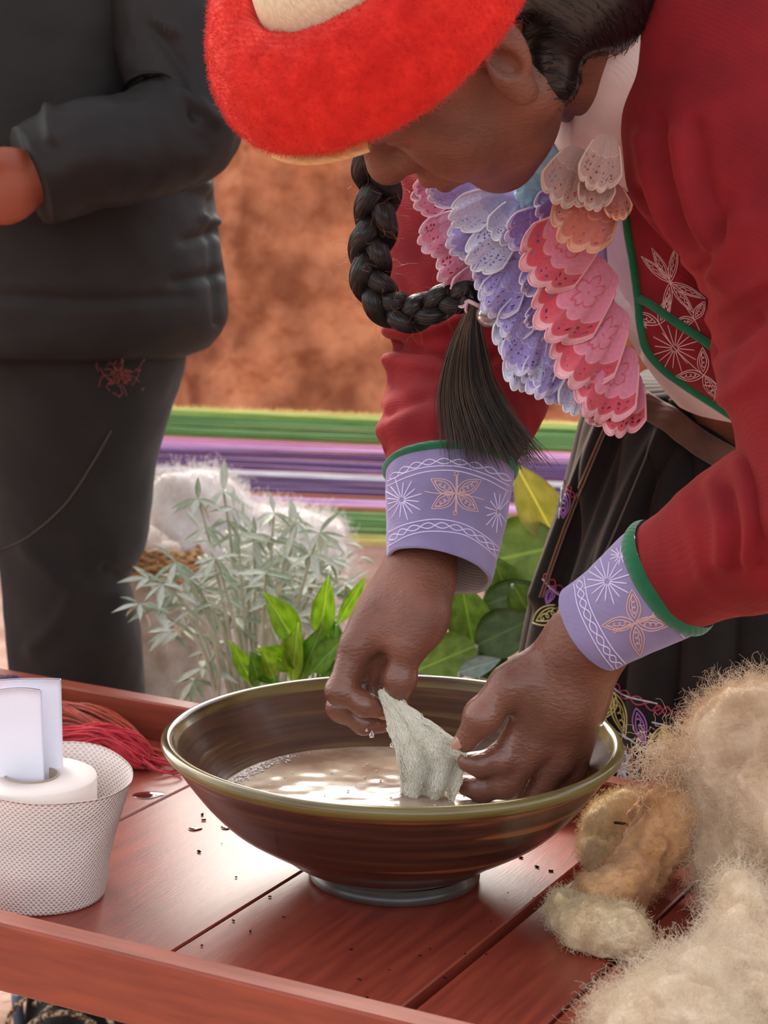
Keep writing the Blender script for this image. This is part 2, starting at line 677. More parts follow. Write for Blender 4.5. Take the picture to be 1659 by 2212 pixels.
BR = 0.170
bowl = thing('bowl', 'large brown glazed pottery bowl with olive rim, holding cloudy washing water', 'bowl', (0, 0, TABLE))
outer = [(0.061, 0.0115), (0.076, 0.0185), (0.0905, 0.0285), (0.106, 0.0375), (0.124, 0.0495), (0.140, 0.0655), (0.154, 0.0835), (0.163, 0.0965), (0.1665, 0.101)]
outer = spline(outer, 60)
rim = [(0.1665, 0.101), (0.1702, 0.1035), (0.1722, 0.107), (0.1715, 0.1105), (0.1685, 0.1125), (0.165, 0.1118), (0.1628, 0.1085), (0.160, 0.1045)]
rim = spline(rim, 20)
inner = [(0.160, 0.1045), (0.1505, 0.089), (0.1375, 0.0705), (0.121, 0.054), (0.100, 0.039), (0.07, 0.0245), (0.03, 0.019), (0.0005, 0.0185)]
inner = spline(inner, 50)
foot = [(0.0005, 0.006), (0.045, 0.005), (0.053, 0.0012), (0.0605, 0.0), (0.0645, 0.002), (0.0648, 0.006), (0.0625, 0.0095), (0.061, 0.0115)]
foot = spline(foot, 24)
wob = lambda v: v * np.array([1, 1, 1]) + np.stack([0 * v[:, 0], 0 * v[:, 0], 0.0016 * (v[:, 0] / 0.17) * np.clip(v[:, 2] / 0.11, 0, 1) + 0.0012 * np.sin(2 * np.arctan2(v[:, 1], v[:, 0])) * np.clip(v[:, 2] / 0.11, 0, 1)], 1)
for nm, pr, m_ in (('outer_wall', outer, M_BOWL_OUT), ('rim', rim, M_BOWL_RIM), ('inner_wall', inner, M_BOWL_IN), ('foot_ring', foot, M_BOWL_FOOT)):
    v, f = lathe(pr, 160)
    if nm == 'foot_ring':
        v = v + np.array([0.004, 0, 0])
    mesh(nm, wob(v), f, m_, bowl)

M_WATER = mat('cloudy water', lin(136, 106, 86), lin(184, 166, 144), rough=0.16, spec=0.35, scale=16, bump=0.10, bump_scale=45, bump_dist=0.004, sss=0.3, contrast=(0.4, 0.62))
WZ = 0.0625
wr = 0.1292
rr = np.linspace(0.001, wr, 70)
th = np.linspace(0, 2 * np.pi, 180, endpoint=False)
RRg, TH = np.meshgrid(rr, th, indexing='ij')
wx, wy = RRg * np.cos(TH), RRg * np.sin(TH)
c0 = atz(905, 1735, TABLE + WZ)
dd = np.hypot(wx - c0[0], wy - c0[1])
wz = 0.0003 * np.sin(dd * 520) * np.exp(-dd / 0.022) + 0.0004 * vnoise(np.stack([wx * 90, wy * 90, wx * 0], -1).reshape(-1, 3)).reshape(wx.shape)
wv = np.stack([wx, wy, wz], -1)
water = mesh('soapy_water', wv, grid_faces(70, 180, close_v=True), M_WATER)
water.location = (0, 0, TABLE + WZ)
tag(water, 'cloudy beige wash water filling the brown bowl', 'water')
# foam specks round the back edge
M_FOAM = mat('foam', lin(226, 214, 205), rough=0.2, spec=0.6, trans=0.0)
bub = []
sv, sf = lathe([(0.0001, -0.3), (0.7, 0.2), (0.95, 0.5), (0.7, 0.9), (0.0001, 1.1)], 8)
for i in range(420):
    a = RNG.normal(2.75, 0.22)
    r0 = wr - 0.003 - abs(RNG.normal(0, 0.006))
    s = RNG.uniform(0.0004, 0.0012)
    if i % 7 == 0:
        a, r0 = RNG.uniform(0, 6.28), RNG.uniform(0.03, 0.1)
    bub.append((sv * s + np.array([r0 * np.cos(a), r0 * np.sin(a), 0.0003]), sf))
v, f = join(bub)
fo = mesh('foam', v, f, M_FOAM, water)
fo['kind'] = 'stuff'

# ================================================================== loom warp in the back
def yarn_mat(name, a, b):
    return mat(name, a, b, rough=0.85, scale=60, stretch=(0.35, 9, 9), sheen=0.35, bump=0.2, bump_scale=300, detail=3, contrast=(0.3, 0.7))


YC = {'cream': (lin(222, 205, 130), lin(196, 168, 92)), 'lime': (lin(170, 186, 92), lin(120, 150, 60)), 'green': (lin(92, 140, 64), lin(66, 108, 46)),
      'rust': (lin(176, 112, 66), lin(150, 90, 60)), 'pink': (lin(216, 158, 196), lin(192, 126, 170)), 'purple': (lin(104, 56, 118), lin(74, 34, 92)),
      'white': (lin(222, 222, 226), lin(170, 160, 176)), 'plum': (lin(90, 44, 104), lin(62, 30, 84)), 'lilac': (lin(206, 164, 206), lin(178, 130, 180)),
      'yellow': (lin(204, 184, 96), lin(150, 150, 66))}
YM = {k: yarn_mat('yarn ' + k, *v) for k, v in YC.items()}
bands = [('cream', 0, 10), ('lime', 10, 19), ('green', 19, 63), ('rust', 63, 68), ('pink', 68, 84), ('lilac', 84, 93), ('purple', 93, 131), ('white', 131, 144),
         ('plum', 144, 179), ('rust', 179, 184), ('lilac', 184, 206), ('rust', 206, 211), ('green', 211, 268), ('yellow', 268, 281)]


def warp_pt(s, px):
    k = (px - 200) / 1130.0
    y = (872 + s) * (1 - k) + (919 + s * 0.97) * k
    return at(px, y, 1.78 - 0.42 * s / 281)


XL, XR = -620, 1900
loom = thing('loom_warp', 'taut striped loom warp of green, pink, purple and white yarn before adobe wall', 'loom', warp_pt(140, 640) * np.array([1, 1, 0]))
for nm, s0, s1 in bands:
    n = max(3, int((s1 - s0) / 1.6))
    parts = []
    for j in range(n):
        s = s0 + (s1 - s0) * (j + 0.5) / n
        k = np.linspace(0, 1, 26)
        A, Bp = warp_pt(s, XL), warp_pt(s, XR)
        Cc = A + (Bp - A) * k[:, None]
        Cc[:, 2] += 0.0022 * RNG.normal() + 0.0016 * np.sin(k * RNG.uniform(4, 14) + RNG.uniform(0, 6))
        wdt = np.linalg.norm(warp_pt(s1, 640) - warp_pt(s0, 640)) / n
        parts.append(tube(Cc, wdt * 0.62, 5, cap=False))
    v, f = join(parts)
    o = mesh('yarn_band', v - np.array(loom.location), f, YM[nm], loom)
M_POLE = mat('pale loom stick', lin(150, 112, 76), lin(120, 84, 54), rough=0.8, scale=20, stretch=(6, 6, 1))
for px in (XL, XR):
    a, b = warp_pt(-22, px), warp_pt(303, px)
    v, f = tube(spline([a, b], 6), 0.016, 10)
    mesh('beam', v - np.array(loom.location), f, M_POLE, loom)
    for q in (a, b):
        v, f = tube(spline([(q[0], q[1], -0.02), (q[0], q[1], q[2] + 0.05)], 4), 0.018, 10)
        mesh('stake', v - np.array(loom.location), f, M_POLE, loom)
# short fluff along the top edge
P0 = np.stack([warp_pt(0, x) for x in RNG.uniform(150, 1400, 1500)])
st = fuzz_strands(P0, np.tile([0, -0.3, 1.0], (len(P0), 1)), 0.008, 0.5, RNG, 4)
hair('yarn_fluff', st - np.array(loom.location), np.array([0.0004, 0.0004, 0.0003, 0.0002]), YM['cream'], loom)

# ================================================================== the woman washing wool: body (one continuous mesh)
HS = 1.045                                  # head size
HF, HL, HU = np.array([-0.539, 0.249, -0.805]), np.array([0.289, -0.843, -0.454]), np.array([-0.791, -0.477, 0.382])
HR = np.stack([HF, HL, HU], 1)              # head axes: forward, left, up
HO = at(999, 27, -0.05)                     # middle between the ears


def hp(x, y, z):
    return HO + HR @ (np.array([x, y, z]) * HS)


def head_sdf(p):
    q = ((p - HO) @ HR) / HS
    qa = q.copy()
    qa[:, 1] = np.abs(qa[:, 1])             # the two sides alike
    d = sd_ell(q, (0.004, 0, 0.045), (0.098, 0.076, 0.088))
    d = smin(d, sd_ell(q, (0.041, 0, -0.028), (0.054, 0.056, 0.072)), 0.03)
    d = smin(d, sd_cone(qa, (0.008, 0.052, -0.046), (0.068, 0.012, -0.083), 0.021, 0.019), 0.03)
    d = smin(d, sd_ell(qa, (0.059, 0.039, -0.024), (0.031, 0.029, 0.031)), 0.018)
    d = smin(d, sd_ell(qa, (0.070, 0.031, -0.042), (0.018, 0.018, 0.02)), 0.016)
    d = smin(d, sd_cone(qa, (0.086, 0, 0.034), (0.08, 0.045, 0.03), 0.011, 0.010), 0.02)     # brow
    d = smax(d, -sd_ell(qa, (0.104, 0.033, 0.012), (0.02, 0.02, 0.013)), 0.014)              # eye hollow
    d = smin(d, sd_ell(qa, (0.076, 0.032, 0.011), (0.0145, 0.0155, 0.012)), 0.006)           # lowered lid
    d = smin(d, sd_cone(q, (0.088, 0, 0.026), (0.111, 0, -0.016), 0.0085, 0.0125), 0.014)    # nose
    d = smin(d, sd_ell(q, (0.1115, 0, -0.0205), (0.0145, 0.014, 0.0125)), 0.01)
    d = smin(d, sd_ell(qa, (0.0985, 0.0135, -0.0235), (0.0115, 0.0085, 0.009)), 0.006)
    d = smax(d, -sd_ell(qa, (0.104, 0.008, -0.034), (0.007, 0.0038, 0.006)), 0.004)          # nostril
    d = smin(d, sd_ell(q, (0.091, 0, -0.047), (0.018, 0.025, 0.017)), 0.012)
    d = smin(d, sd_cone(qa, (0.108, 0.004, -0.0495), (0.092, 0.023, -0.0555), 0.0066, 0.004), 0.006)
    d = smin(d, sd_cone(qa, (0.105, 0.0, -0.0635), (0.090, 0.02, -0.059), 0.0082, 0.0045), 0.006)
    d = smax(d, -sd_cone(qa, (0.114, 0.0, -0.0564), (0.094, 0.026, -0.057), 0.0019, 0.0016), 0.003)
    d = smin(d, sd_ell(q, (0.074, 0, -0.086), (0.02, 0.021, 0.018)), 0.018)                  # chin
    # ears
    e = sd_ell(qa, (-0.006, 0.079, -0.001), (0.0145, 0.0075, 0.030), np.array([[0.80, 0.0, -0.60], [0.0, 1.0, 0.0], [0.60, 0.0, 0.80]]))
    e = smax(e, -sd_ell(qa, (-0.004, 0.087, 0.004), (0.0085, 0.0105, 0.016)), 0.004)
    e = smin(e, sd_ell(qa, (0.006, 0.079, -0.024), (0.0085, 0.006, 0.010)), 0.006)
    d = smin(d, e, 0.006)
    return d * HS


NECK0, NECK1 = hp(-0.022, 0, -0.045), at(1390, 140, 0.05)
CHEST, HIPS = at(1650, 520, 0.18), at(1690, 960, 0.36)
SH_L, EL_L = at(1660, 190, -0.01), at(1752, 1062, -0.135)     # her left arm, the nearer one
WR_L = at(1268, 1393, -0.015)
SH_R, EL_R = at(1250, 250, 0.27), at(1000, 735, 0.22)        # her right arm, beyond
WR_R = at(902, 1243, 0.075)


def J(*rows):
    return [at(*r) for r in rows]


YL = 0.004
LHAND = {
    'index': (J((1136, 1562, YL - 0.012), (1084, 1640, YL - 0.016), (1040, 1652, YL - 0.014), (1010, 1646, YL - 0.012)), (0.0118, 0.0108, 0.0092, 0.0076)),
    'middle': (J((1158, 1608, YL - 0.016), (1096, 1690, YL - 0.012), (1042, 1704, YL - 0.006), (1008, 1697, YL)), (0.0122, 0.0112, 0.0096, 0.008)),
    'ring': (J((1200, 1648, YL - 0.008), (1144, 1738, YL), (1085, 1745, YL + 0.006), (1052, 1735, YL + 0.01)), (0.0118, 0.0105, 0.009, 0.0076)),
    'little': (J((1236, 1660, YL + 0.008), (1190, 1738, YL + 0.016), (1150, 1748, YL + 0.02), (1122, 1742, YL + 0.02)), (0.0112, 0.0094, 0.008, 0.0068)),
    'thumb': (J((1205, 1430, YL - 0.004), (1098, 1482, YL - 0.022), (1042, 1548, YL - 0.026), (1006, 1600, YL - 0.022)), (0.0165, 0.0142, 0.0128, 0.0088)),
}
YRH = 0.045
RHAND = {
    'index': (J((770, 1393, YRH - 0.004), (735, 1492, YRH - 0.012), (786, 1521, YRH - 0.014), (826, 1532, YRH - 0.008)), (0.0122, 0.0102, 0.0092, 0.0076)),
    'middle': (J((764, 1412, YRH + 0.014), (737, 1528, YRH + 0.010), (786, 1560, YRH + 0.008), (824, 1562, YRH + 0.008)), (0.0122, 0.0102, 0.0092, 0.0076)),
    'ring': (J((800, 1402, YRH + 0.034), (782, 1500, YRH + 0.030), (812, 1540, YRH + 0.028), (832, 1545, YRH + 0.026)), (0.0118, 0.0098, 0.0088, 0.0072)),
    'little': (J((834, 1385, YRH + 0.050), (815, 1470, YRH + 0.044), (832, 1505, YRH + 0.040), (845, 1520, YRH + 0.036)), (0.0112, 0.0088, 0.0078, 0.0066)),
    'thumb': (J((908, 1316, YRH - 0.002), (880, 1396, YRH - 0.014), (864, 1466, YRH - 0.016), (858, 1528, YRH - 0.012)), (0.0185, 0.0125, 0.0114, 0.0082)),
}


def hand_sdf(hand, wrist, elbow, wr, thenar):
    names = ['index', 'middle', 'ring', 'little']
    wdir = unit(np.asarray(wrist) - np.asarray(elbow))
    mcp = [hand[n][0][0] for n in names]
    side = unit(mcp[3] - mcp[0])

    def f(p):
        # palm: a web of metacarpals
        d = None
        for i, n in enumerate(names):
            w0 = wrist + side * (i - 1.5) * 0.0085
            c = sd_cone(p, w0, mcp[i], wr * 0.68, hand[n][1][0])
            d = c if d is None else smin(d, c, 0.012)
        d = smin(d, sd_cone(p, elbow, wrist, 0.028, wr), 0.016)
        d = smin(d, sd_ell(p, (mcp[1] + mcp[2] + 2 * np.asarray(wrist)) / 4, (wr * 0.9,) * 3), 0.02)
        T, R_ = hand['thumb']
        t = smin(sd_cone(p, wrist * 0.55 + T[0] * 0.45, T[0], wr * 0.8, R_[0]), sd_cone(p, T[0], T[1], R_[0], R_[1]), 0.012)
        d = smin(d, t, 0.02)
        d = smin(d, sd_cone(p, T[1] * 0.7 + T[0] * 0.3, mcp[0] * 0.75 + wrist * 0.25, 0.0085, 0.0085), 0.022)   # web
        th = smin(sd_cone(p, T[1], T[2], R_[1], R_[2]), sd_cone(p, T[2], T[3], R_[2] * 0.98, R_[3]), 0.006)
        th = smin(th, sd_ell(p, T[2], (R_[2] * 1.07,) * 3), 0.004)
        d = smin(d, th, 0.005)
        for n in names:
            Jt, r = hand[n]
            g = smin(sd_cone(p, Jt[0], Jt[1], r[0], r[1]), sd_cone(p, Jt[1], Jt[2], r[1], r[2]), 0.006)
            g = smin(g, sd_cone(p, Jt[2], Jt[3], r[2], r[3]), 0.005)
            g = smin(g, sd_ell(p, Jt[1], (r[1] * 1.07,) * 3), 0.004)
            d = smin(d, g, 0.005)
        if thenar is not None:
            d = smin(d, sd_ell(p, thenar[0], (thenar[1],) * 3), 0.02)
        return d
    return f


hl = hand_sdf(LHAND, WR_L, WR_L * 0.55 + EL_L * 0.45, 0.0265, None)
hr = hand_sdf(RHAND, WR_R, WR_R * 0.55 + EL_R * 0.45, 0.0265, (at(905, 1345, YRH), 0.0165))
KN, FT = [], []
for sx, Yl in ((0.0, 0.31), (0.02, 0.45)):
    hx = HIPS + np.array([0, Yl - HIPS[1], -0.05])
    KN.append((hx, np.array([hx[0] - 0.02 + sx, Yl, 0.42]), np.array([hx[0] + 0.01 + sx, Yl, 0.07])))


def trunk_sdf(p):
    d = sd_cone(p, NECK0, NECK1, 0.05 * HS, 0.056)
    d = smin(d, sd_cone(p, NECK1, CHEST, 0.055, 0.085), 0.05)
    d = smin(d, sd_cone(p, CHEST, HIPS, 0.085, 0.1), 0.05)
    d = smin(d, sd_cone(p, NECK1 * 0.6 + CHEST * 0.4, SH_L, 0.06, 0.045), 0.04)
    d = smin(d, sd_cone(p, NECK1 * 0.6 + CHEST * 0.4, SH_R, 0.06, 0.045), 0.04)
    d = smin(d, sd_cone(p, SH_L, EL_L, 0.040, 0.027), 0.02)
    d = smin(d, sd_cone(p, SH_R, EL_R, 0.044, 0.036), 0.02)
    d = smin(d, sd_cone(p, EL_L, WR_L * 0.5 + EL_L * 0.5, 0.027, 0.027), 0.02)
    d = smin(d, sd_cone(p, EL_R, WR_R * 0.5 + EL_R * 0.5, 0.036, 0.032), 0.02)
    for a, b, c in KN:
        d = smin(d, smin(sd_cone(p, a, b, 0.075, 0.05), sd_cone(p, b, c, 0.048, 0.034), 0.02), 0.03)
        d = smin(d, sd_cone(p, c + np.array([0.03, 0, -0.035]), c + np.array([-0.13, 0, -0.045]), 0.034, 0.026), 0.02)
    return d


def bbox(pts, pad):
    pts = np.array(pts)
    return pts.min(0) - pad, pts.max(0) + pad


BOXES = [(bbox([HO], 0.16), head_sdf), (bbox([j for v in LHAND.values() for j in v[0]] + [WR_L, WR_L * 0.5 + EL_L * 0.5], 0.055), hl),
         (bbox([j for v in RHAND.values() for j in v[0]] + [WR_R, WR_R * 0.5 + EL_R * 0.5], 0.055), hr)]


def body_sdf(p):
    d = trunk_sdf(p)
    for (lo, hi), f in BOXES:
        m = np.all((p > lo) & (p < hi), 1)
        if m.any():
            d[m] = smin(d[m], f(p[m]), 0.008)
    return d


allp = [HO, SH_L, SH_R, EL_L, EL_R, WR_L, WR_R, CHEST, HIPS] + [q for k in KN for q in k]
lo_, hi_ = bbox(allp, 0.2)
lo_[2] = -0.01
bv, bf = sdf_mesh(body_sdf, lo_, hi_, 0.0022)
# fine skin creases on the backs of the hands: shallow ripples across the wrist direction
M_SKIN, nt, b = principled('brown skin')
v_ = mapping(nt, 'Object', (1, 1, 1))
n1 = nd(nt, 'ShaderNodeTexNoise', i_Scale=26, i_Detail=5)
nt.links.new(v_, n1.inputs['Vector'])
nt.links.new(ramp(nt, n1.outputs[0], [(0.32, lin(104, 60, 45)), (0.68, lin(134, 82, 63))]), b.inputs['Base Color'])
n2 = nd(nt, 'ShaderNodeTexNoise', i_Scale=430, i_Detail=4)
v2_ = mapping(nt, 'Object', (0.45, 1.0, 1.0), (0.2, 0.6, 0))
nt.links.new(v2_, n2.inputs['Vector'])
bp = nd(nt, 'ShaderNodeBump', i_Strength=0.75, i_Distance=0.0013)
nt.links.new(n2.outputs[0], bp.inputs['Height'])
nt.links.new(bp.outputs[0], b.inputs['Normal'])
tc = nd(nt, 'ShaderNodeTexCoord')
sp = nd(nt, 'ShaderNodeSeparateXYZ')
nt.links.new(tc.outputs['Object'], sp.inputs[0])
wet = nd(nt, 'ShaderNodeMapRange')                 # wet up to a little above the bowl
wet.inputs['From Min'].default_value = TABLE + 0.20
wet.inputs['From Max'].default_value = TABLE + 0.13
nt.links.new(sp.outputs[2], wet.inputs['Value'])
nr = nd(nt, 'ShaderNodeMapRange')
nr.inputs['To Min'].default_value = 0.52
nr.inputs['To Max'].default_value = 0.34
nt.links.new(wet.outputs[0], nr.inputs['Value'])
nt.links.new(nr.outputs[0], b.inputs['Roughness'])
cw = nd(nt, 'ShaderNodeMath', operation='MULTIPLY')
cw.inputs[1].default_value = 0.42
nt.links.new(wet.outputs[0], cw.inputs[0])
nt.links.new(cw.outputs[0], b.inputs['Coat Weight'])
b.inputs['Coat Roughness'].default_value = 0.08
b.inputs['Subsurface Weight'].default_value = 0.12
b.inputs['Subsurface Radius'].default_value = (0.006, 0.002, 0.001)
b.inputs['Subsurface Scale'].default_value = 1.0

woman = thing('person', 'person in red embroidered jacket and red felt hat bending to wash wool in a bowl', 'person', (HIPS[0], HIPS[1], 0))
WO = np.array(woman.location)


def wpart(name, v, f, m, parent=None, smooth=True, uv=None):
    """a part of the woman: vertices in world space"""
    return mesh(name, np.asarray(v).reshape(-1, 3) - WO, f, m, parent or woman, smooth, uv)


wpart('body', bv, bf, M_SKIN)
M_NAIL = mat('fingernail', lin(176, 128, 110), rough=0.25, coat=0.4)


def nail(hand, finger, up, w):
    Jt, r = hand[finger]
    ax = unit(Jt[3] - Jt[2])
    n = unit(np.asarray(up) - ax * (np.asarray(up) @ ax))
    s = np.cross(ax, n)
    c = Jt[3] + n * (r[3] * 0.78) + ax * (r[3] * 0.15)
    u = np.linspace(-1, 1, 11)
    A, B_ = np.meshgrid(u, u, indexing='ij')
    x, y = A * np.sqrt(1 - B_ ** 2 / 2), B_ * np.sqrt(1 - A ** 2 / 2)
    top = c + ax * (x[..., None] * w * 1.25) + s * (y[..., None] * w) + n * ((0.0022 - 0.0028 * y ** 2 - 0.0008 * x ** 2)[..., None])
    bot = top - n * 0.0016
    v, f = join([(top, grid_faces(11, 11)), (bot, grid_faces(11, 11)[:, ::-1])])
    wpart('fingernail', v, f, M_NAIL)


nail(LHAND, 'thumb', (-0.75, -0.55, 0.2), 0.0058)
nail(RHAND, 'thumb', (0.75, -0.55, 0.1), 0.0058)
nail(RHAND, 'index', (0.15, -0.55, -0.8), 0.005)

# ================================================================== her clothes
from mathutils.bvhtree import BVHTree


def gnormals(V, close_v=True):
    """normals of a (n,m,3) grid"""
    du = np.gradient(V, axis=0)
    if close_v:
        dv = (np.roll(V, -1, 1) - np.roll(V, 1, 1)) / 2
    else:
        dv = np.gradient(V, axis=1)
    return unit(np.cross(du, dv))


def px_of(V):
    q = (V.reshape(-1, 3) - CAM) @ CAM_R
    return np.stack([IW / 2 + FPX * q[:, 0] / -q[:, 2], IH / 2 - FPX * q[:, 1] / -q[:, 2]], 1).reshape(*V.shape[:-1], 2)


def seg_dist(P, line):
    line = np.asarray(line, float)
    d = np.full(P.shape[:-1], 1e9)
    for a, b in zip(line[:-1], line[1:]):
        ab = b - a
        t = np.clip(((P - a) @ ab) / (ab @ ab), 0, 1)
        d = np.minimum(d, np.linalg.norm(P - a - t[..., None] * ab, axis=-1))
    return d


def drape(V, N, folds, front=True):
    """push cloth out (or in) along crease lines: (line, width, height)"""
    P = px_of(V)
    m = (np.einsum('...k,...k->...', N, V - CAM) < 0) if front else True
    for line, w, h in folds:
        d = seg_dist(P, spline(line, 24))
        V = V + N * (h * np.exp(-(d / w) ** 2) * m)[..., None]
    return V


def rows_loft(rows, seg=96, n=90, flat=None):
    """rings from photo rows (y, x_left, x_right, depth_Y, radius_Y, tilt_deg): centre, width and depth of the tube at each row"""
    R_ = spline([r if len(r) == 6 else (*r, 0) for r in rows], n)
    th = np.linspace(0, 2 * np.pi, seg, endpoint=False)
    V = np.zeros((n, seg, 3))
    for i, (y, xl, xr, Yc, rY, tl) in enumerate(R_):
        a, b = at(xl, y, Yc), at(xr, y, Yc)
        c, A = (a + b) / 2, (b - a) / 2
        t = math.radians(tl)
        B_ = np.array([0, -math.cos(t), math.sin(t)]) * rY
        V[i] = c + np.cos(th)[:, None] * A + np.sin(th)[:, None] * B_
    return V


def close_ends(V):
    """add centre rings so that a loft is a closed solid"""
    a, b = V[0].mean(0), V[-1].mean(0)
    return np.concatenate([(a + (V[0] - a) * 0.01)[None], V, (b + (V[-1] - b) * 0.01)[None]])


def loft_mesh(name, V, m, parent=None, closed=True, flip=False):
    if closed:
        V = close_ends(V)
    F = grid_faces(V.shape[0], V.shape[1], close_v=True)
    return wpart(name, V, F[:, ::-1] if flip else F, m, parent)


def fix_normals(o):
    import bmesh
    bm = bmesh.new()
    bm.from_mesh(o.data)
    bmesh.ops.recalc_face_normals(bm, faces=bm.faces)
    bm.to_mesh(o.data)
    bm.free()


class Surf:
    """rays through photo pixels onto a built surface, to lay stitching on it"""
    def __init__(self, objs, off):
        v, f = [], []
        k = 0
        for o in objs:
            me = o.data
            vv = np.empty(len(me.vertices) * 3)
            me.vertices.foreach_get('co', vv)
            vv = vv.reshape(-1, 3) + off
            v.extend(map(tuple, vv))
            f.extend([[i + k for i in p.vertices] for p in me.polygons])
            k += len(vv)
        self.t = BVHTree.FromPolygons(v, f)

    def hit(self, px, py):
        d = Vector(ray(px, py))
        h = self.t.ray_cast(Vector(CAM), d)
        if h[0] is None:
            return None
        n = np.array(h[1])
        if n @ np.array(d) > 0:
            n = -n
        return np.array(h[0]), n

    def lay(self, lines, r, lift=0.0002, seg=5):
        parts = []
        for ln in lines:
            ln = np.asarray(ln, float)
            L = np.linalg.norm(np.diff(ln, axis=0), axis=1).sum()
            s = spline(ln, max(3, int(L / 5))) if len(ln) > 2 else spline(ln, max(3, int(L / 6)))
            run = []
            for p in list(s) + [None]:
                h = self.hit(*p) if p is not None else None
                if h is not None and (not run or np.linalg.norm(h[0] + h[1] * lift - run[-1]) < 0.012):
                    run.append(h[0] + h[1] * lift)
                else:
                    if len(run) > 2:
                        parts.append(tube(np.array(run), r, seg))
                    run = []
        return join(parts) if parts else None


# ---- stitching motifs in photo pixels
def rot2(a):
    c, s = math.cos(a), math.sin(a)
    return np.array([[c, -s], [s, c]])


def place(lines, at_, ang=0.0, sx=1.0, sy=1.0):
    R_ = rot2(math.radians(ang))
    return [(np.asarray(l, float) * np.array([sx, sy])) @ R_.T + np.array(at_) for l in lines]


def burst(r, n=14, r0=0.12):
    return [[(r * r0 * math.cos(a), r * r0 * math.sin(a)), (r * k * math.cos(a), r * k * math.sin(a))]
            for i in range(n) for a in [2 * math.pi * i / n + 0.1] for k in [1.0 if i % 2 else 0.82]]


def leaf_line(L, w):
    t = np.linspace(0, 1, 14)
    up = np.stack([L * t, w * np.sin(np.pi * t ** 0.85)], 1)
    dn = np.stack([L * t, -w * np.sin(np.pi * t ** 0.85)], 1)[::-1]
    inner = np.stack([L * (0.12 + 0.76 * t), 0.62 * w * np.sin(np.pi * t)], 1)
    inner2 = np.stack([L * (0.12 + 0.76 * t), -0.62 * w * np.sin(np.pi * t)], 1)[::-1]
    k = np.linspace(0, 1, 40)
    curl = np.stack([L * (0.25 + 0.5 * k) + 0.30 * w * np.cos(6 * np.pi * k), 0.30 * w * np.sin(6 * np.pi * k)], 1)
    return [np.vstack([up, dn]), np.vstack([inner, inner2]), curl]


def flower(L, w, angs, stem=None):
    out = []
    for a in angs:
        out += place(leaf_line(L, w), (0, 0), a)
    if stem:
        out += [[(0, -stem), (0, stem)], [(2.5, -stem), (2.5, stem)]]
        for s in (-1, 1):
            k = np.linspace(0, 2 * np.pi, 10)
            out.append(np.stack([5 * np.cos(k), s * stem + 5 * np.sin(k)], 1))
    return out


def wave_pair(path, amp, n):
    P = spline(path, n * 8)
    d = unit(np.gradient(P, axis=0))
    nn = np.stack([-d[:, 1], d[:, 0]], 1)
    k = np.linspace(0, n * np.pi, len(P))
    return [P + nn * (amp * np.sin(k))[:, None], P - nn * (amp * np.sin(k))[:, None]]


# ---- cloth materials
def cloth(name, a, b, weave=900, rough=0.85, sheen=0.5, sheen_col=None, scale=18, bump=0.35):
    m, nt, p = principled(name)
    L = nt.links.new
    v = mapping(nt, 'Object')
    n = nd(nt, 'ShaderNodeTexNoise', i_Scale=scale, i_Detail=5)
    L(v, n.inputs['Vector'])
    L(ramp(nt, n.outputs[0], [(0.35, a), (0.65, b)]), p.inputs['Base Color'])
    p.inputs['Roughness'].default_value = rough
    p.inputs['Specular IOR Level'].default_value = 0.25
    p.inputs['Sheen Weight'].default_value = sheen
    p.inputs['Sheen Roughness'].default_value = 0.5
    if sheen_col:
        p.inputs['Sheen Tint'].default_value = sheen_col
    w = nd(nt, 'ShaderNodeTexWave', i_Scale=weave / 6.28, i_Distortion=1.2)
    w.bands_direction = 'DIAGONAL'
    w.inputs['Detail'].default_value = 2
    L(v, w.inputs['Vector'])
    n3 = nd(nt, 'ShaderNodeTexNoise', i_Scale=weave * 0.7, i_Detail=3)
    L(v, n3.inputs['Vector'])
    ad = nd(nt, 'ShaderNodeMath', operation='ADD')
    L(w.outputs[1], ad.inputs[0])
    L(n3.outputs[0], ad.inputs[1])
    bp = nd(nt, 'ShaderNodeBump', i_Strength=bump, i_Distance=0.0008)
    L(ad.outputs[0], bp.inputs['Height'])
    L(bp.outputs[0], p.inputs['Normal'])
    return m


M_RED = cloth('red wool cloth', lin(108, 15, 22), lin(130, 22, 30), sheen=0.25, bump=0.16, sheen_col=lin(255, 120, 110))
M_LAV = cloth('lavender felt', lin(120, 108, 144), lin(140, 128, 166), bump=0.12, sheen=0.4, sheen_col=lin(230, 215, 255))
M_GREEN = cloth('green braid', lin(18, 86, 54), lin(28, 110, 70), weave=500, sheen=0.3)
M_LINING = cloth('pale lining', lin(178, 150, 140), lin(196, 170, 160), sheen=0.1)
M_BLOUSE = cloth('white blouse', lin(212, 190, 188), lin(228, 208, 204), sheen=0.1, weave=1200, bump=0.15)
M_SKIRT = cloth('black velvet', lin(20, 18, 18), lin(30, 27, 26), sheen=0.35, sheen_col=lin(150, 120, 100), weave=1400, bump=0.2)
M_THREAD = mat('pale thread', lin(214, 200, 232), rough=0.7, sheen=0.3)
M_THREAD_R = mat('rose beige thread', lin(206, 164, 160), rough=0.7, sheen=0.3)
M_THREAD_P = mat('pink thread', lin(176, 56, 82), rough=0.7, sheen=0.3)
M_THREAD_Y = mat('yellow thread', lin(214, 204, 130), rough=0.7, sheen=0.3)
M_THREAD_V = mat('violet thread', lin(168, 112, 186), rough=0.7, sheen=0.3)
M_THREAD_B = mat('pale blue thread', lin(190, 206, 222), rough=0.7, sheen=0.3)

# ---- jacket: far sleeve
JK = thing('jacket', None, None, WO)
JK.parent = woman
JK.location = (0, 0, 0)
JK['label'] = 'red wool jacket with green braid and lavender cuffs'

